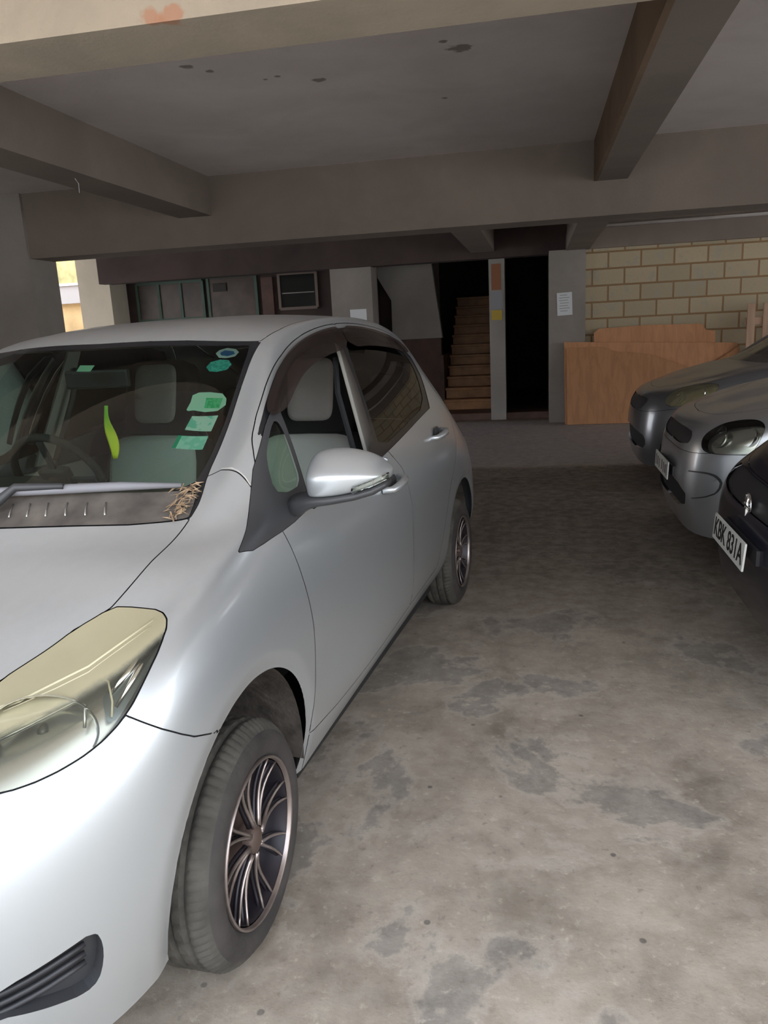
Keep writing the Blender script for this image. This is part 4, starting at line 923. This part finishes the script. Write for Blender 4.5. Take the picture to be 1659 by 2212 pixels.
# ------------------------------------------------------------------ the three parked cars on the right
def morph(fn):
    R = []
    for v, row in enumerate(HB['rows']):
        R.append([fn(u, v, *p) for u, p in enumerate(row)])
    return R
def text_plate(s): return bool(s)
def parked(label, X, Y, rows, mat, lamp, grille_poly, plate, plate_zy, badge=None, name='parked_car', r=.30, lower=None, rz=0., lampmat=None, hoodp=None):
    """nose at world X, axis along +X"""
    t = thing(name, label, 'car', (X+.79, Y, 0), math.radians(-90)+rz)
    b = Body(rows, 8)
    b.take(None, 0, fld=circ_field(0.0, .355, .36)); b.take(None, 0, fld=circ_field(2.50, .345, .35))
    lp = b.take(lamp, G, 2); gr = b.take(grille_poly, 0, 1)
    lo = b.take(lower, 0, 1) if lower else None
    hd = b.take(hoodp or PAN['hood'], G); fr = b.take(PAN['frit'], .0015); ws, fr = b.sub(fr, PAN['glass'])
    rf = b.take(PAN['roof'], G)
    win = b.take([(6.9,5.1),(7.0,6.3),(7.6,6.75),(9,6.8),(11,6.7),(11.3,6.0),(11.1,5.1)], 0, 1)
    bp = b.take([(E_,E_),(5.0,E_),(5.0,2.2),(4.12,2.96),(3.6,2.95),(1.6,2.95),(E_,3.0)], G)
    fe = b.take(PAN['fender'], G); dr = b.take(PAN['fdoor'], G); dr2 = b.take(PAN['rdoor'], G)
    skin_obj('hood', [hd], mat, t, both=True); skin_obj('roof_panel', [rf], mat, t, both=True)
    bo = skin_obj('front_bumper', [bp], mat, t, both=True); w = skin_obj('windscreen', [ws], M_tint, t, both=True)
    skin_obj('windscreen_surround', [fr], M_blackg, w, both=True)
    g_ = skin_obj('grille', [gr], M_black, t, both=True, off=-.012)
    if lo is not None: skin_obj('lower_grille', [lo], M_gap, bo, both=True, off=-.02)
    skin_obj('body_side', [b.M], mat, t, both=True); skin_obj('panel_seams', b.gaps, M_gap, t, both=True, off=-.006)
    skin_obj('inner_body', [b.full], M_gap, t, both=True, off=-.09)
    for mi in (False, True):
        k = dict(mirror=mi); sg = -1 if mi else 1
        skin_obj('front_fender', [fe], mat, t, **k); d1 = skin_obj('front_door', [dr], mat, t, **k); skin_obj('rear_door', [dr2], mat, t, **k)
        skin_obj('side_window', [win], M_tint, d1, off=-.001, **k)
        ln = skin_obj('headlight', [lp], lampmat or M_clear, t, off=.0, **k)
        skin_obj('lamp_housing', [lp], M_dimref, ln, off=-.045, **k)
        c = lp[0][:, :3].mean(0); nn = lp[0][:, 3:6].mean(0); nn[0] = abs(nn[0])*.6; nn /= np.linalg.norm(nn)
        sz = (lp[0][:, 2].max()-lp[0][:, 2].min())*.34; span = lp[0][:, :3].max(0)-lp[0][:, :3].min(0)
        for kk, dx in enumerate((-.28, .22)):
            D = Vector((nn[0]*sg*.4, -abs(nn[1])-.3, nn[2]*.6)).normalized(); q_ = D.to_track_quat('X', 'Z').to_matrix().to_4x4()
            # nearest skin point to the wanted place
            tgt = c+np.array([span[0]*dx, span[1]*dx, 0]); j = np.argmin(((lp[0][:, :3]-tgt)**2).sum(1)); pc = lp[0][j, :3]-lp[0][j, 3:6]*.030
            rb = sz*(1. if kk == 0 else .85)
            prof = [(rb*math.sin(t_), -.6*rb*math.cos(t_)) for t_ in [i*math.pi/2/8 for i in range(9)]]
            MB().lathe(prof, 32).build('reflector_bowl', M_reflector, ln, smooth=True, M=Matrix.Translation((pc[0]*sg, pc[1], pc[2])) @ q_)
        for wy in (0, 2.51):
            M = TR(.80*sg, wy, r, 0 if sg > 0 else math.pi)
            ty = MB().lathe([(.19, -.01), (.21, 0), (r-.03, -.003), (r-.006, -.015), (r, -.03), (r, -.15), (r-.02, -.17), (.19, -.17)], 64).build('wheel', M_tyre, t, smooth=True, auto=40, M=M)
            h = MB().lathe([(0, -.03), (.03, -.025), (.04, -.045), (.18, -.07), (.188, -.012), (.195, -.008)], 48).build('hub_cap', M_alloy, ty, smooth=True, auto=40, M=M)
            wl = MB().loft([[(sg*xx, wy+.35*math.cos(math.radians(-38+a*256/20)), .35+.35*math.sin(math.radians(-38+a*256/20))) for a in range(21)] for xx in (.80, .5)], closed=False).build('wheel_liner', M_gap, t)
    if plate is not None:
        plate_obj(t, plate, TR(0, -.79-(.05 if text_plate(plate) else .035), plate_zy[0], rx=plate_zy[1]))
        MB().box(-.27, .27, -.80, -.70, plate_zy[0]-.03, plate_zy[0]+.03).build('plate_bracket', M_black, bo)
    return t, b
# dark car, nearest: tall blunt nose
def f_navy(u, v, x, y, z):
    # tall blunt nose: raise the bonnet, square the corners
    k = max(0., min(1., (0.5-y)/1.1))
    z2 = z*1.02+.055*k*max(0, (z-.45)/.4)+(.03 if z > .3 else .07)
    y2 = -.79+(y+.79)*(1-.40*k) if y < .3 else y
    if y < -.3: y2 -= .03*min(1., (x/.6)**2)*min(1., (-.3-y)/.2)
    y2 += .13*k*max(0., min(1.3, (z-.62)/.2))
    return (x*1.03, y2, z2)
navy, nb = parked('near black car whose number plate reads KBK 831A, at the right edge', .82, 3.33, morph(f_navy), M_navy,
    [(2.0,3.1),(2.9,2.9),(3.6,3.0),(3.8,3.8),(3.5,4.4),(2.6,4.5),(2.0,4.1)],
    [(E_,2.9),(1.6,2.9),(1.8,3.3),(1.6,3.9),(E_,3.9)], 'KBK 831A', (.557, -.085), 
    hoodp=[(E_,3.98),(.98,4.01),(1.6,4.16),(2.5,5.5),(3.2,6.9)]+PAN['hood'][6:])
_c = nb.S.P[:, 0]; BY = float(np.interp(.705, _c[20:, 2], _c[20:, 1]))
e = MB().lathe([(0, .006), (.02, .008), (.026, .006), (.030, .0)], 32).lathe([(.043, .004), (.047, .009), (.051, .004), (.047, 0)], 40).build('badge', M_chrome, navy, smooth=True, M=TR(0, BY, .705, math.radians(-90)))
MB().box(-.004, .004, BY-.014, BY-.004, .66, .75).box(-.045, .045, BY-.014, BY-.004, .701, .709).build('badge_bar', M_chrome, e)
def f_mid(u, v, x, y, z):
    k = max(0., min(1., (.5-y)/1.2)); z2 = z*.985+.10*k*max(0., min(1., (z-.5)/.25))
    y2 = y-(.05*min(1., (x/.6)**2)*min(1., (-.3-y)/.2) if y < -.3 else 0)
    return (x*1.0, y2, z2)
mid, mb_ = parked('grey silver car with big clear headlight, parked between the other two', .83, 5.32, morph(f_mid), M_midsilver,
    [(1.80,3.44),(1.78,3.85),(1.9,4.33),(1.97,4.8),(2.25,5.05),(2.65,4.90),(3.06,4.50),(3.29,4.05),(3.35,3.53),(3.33,3.04),(3.24,2.82),(2.97,2.86),(2.38,2.92),(1.95,3.05)],
    [(E_,3.2),(1.24,3.19),(1.35,3.56),(1.05,4.10),(E_,4.15)], '', (.525, -.05), lower=[(E_,.9),(1.5,1.0),(1.6,1.9),(E_,2.1)])
for mi in (False, True):
    pc = patch(mb_, [(1.45,2.4),(2.09,2.41),(2.52,2.34),(2.73,2.16),(2.75,2.02),(2.6,1.77),(1.65,1.55)], 0, 1)
    po = skin_obj('bumper_corner', [pc], M_midsilver, mid, off=.012, mirror=mi)
    skin_obj('corner_shadow', [patch(mb_, [(1.43,2.43),(2.10,2.45),(2.55,2.38),(2.78,2.18),(2.79,2.00),(2.63,1.73),(1.62,1.51)], 0, 1)], M_charcoal, po, off=.002, mirror=mi)  # charcoal rim painted as the shadow line round the bumper bulge
def f_far(u, v, x, y, z):
    k = max(0., min(1., (.6-y)/1.3)); z2 = z*.985+.075*k*max(0., min(1., (z-.5)/.25))
    y2 = y-.06*k-(.04*min(1., (x/.6)**2)*min(1., (-.3-y)/.2) if y < -.3 else 0)
    return (x*1.0, y2, z2)
far, fb = parked('farthest dark grey car with narrow yellowish headlight, in front of the brown boards', .91, 7.62, morph(f_far), M_darkgrey,
    [(2.30,3.65),(2.30,4.62),(2.39,5.2),(3.23,5.0),(4.07,4.60),(4.22,4.17),(4.05,3.72),(3.8,3.27),(3.32,3.08),(2.65,3.10)],
    [(E_,2.9),(1.1,3.0),(1.45,3.5),(1.3,4.1),(E_,4.1)], None, None, lower=[(E_,.9),(1.6,1.0),(1.9,1.5),(1.6,2.0),(E_,2.1)],
    lampmat=glass('slightly_yellow_lens', (.80, .76, .55), 1., haze=.25, hazecol=(.5, .46, .30)))
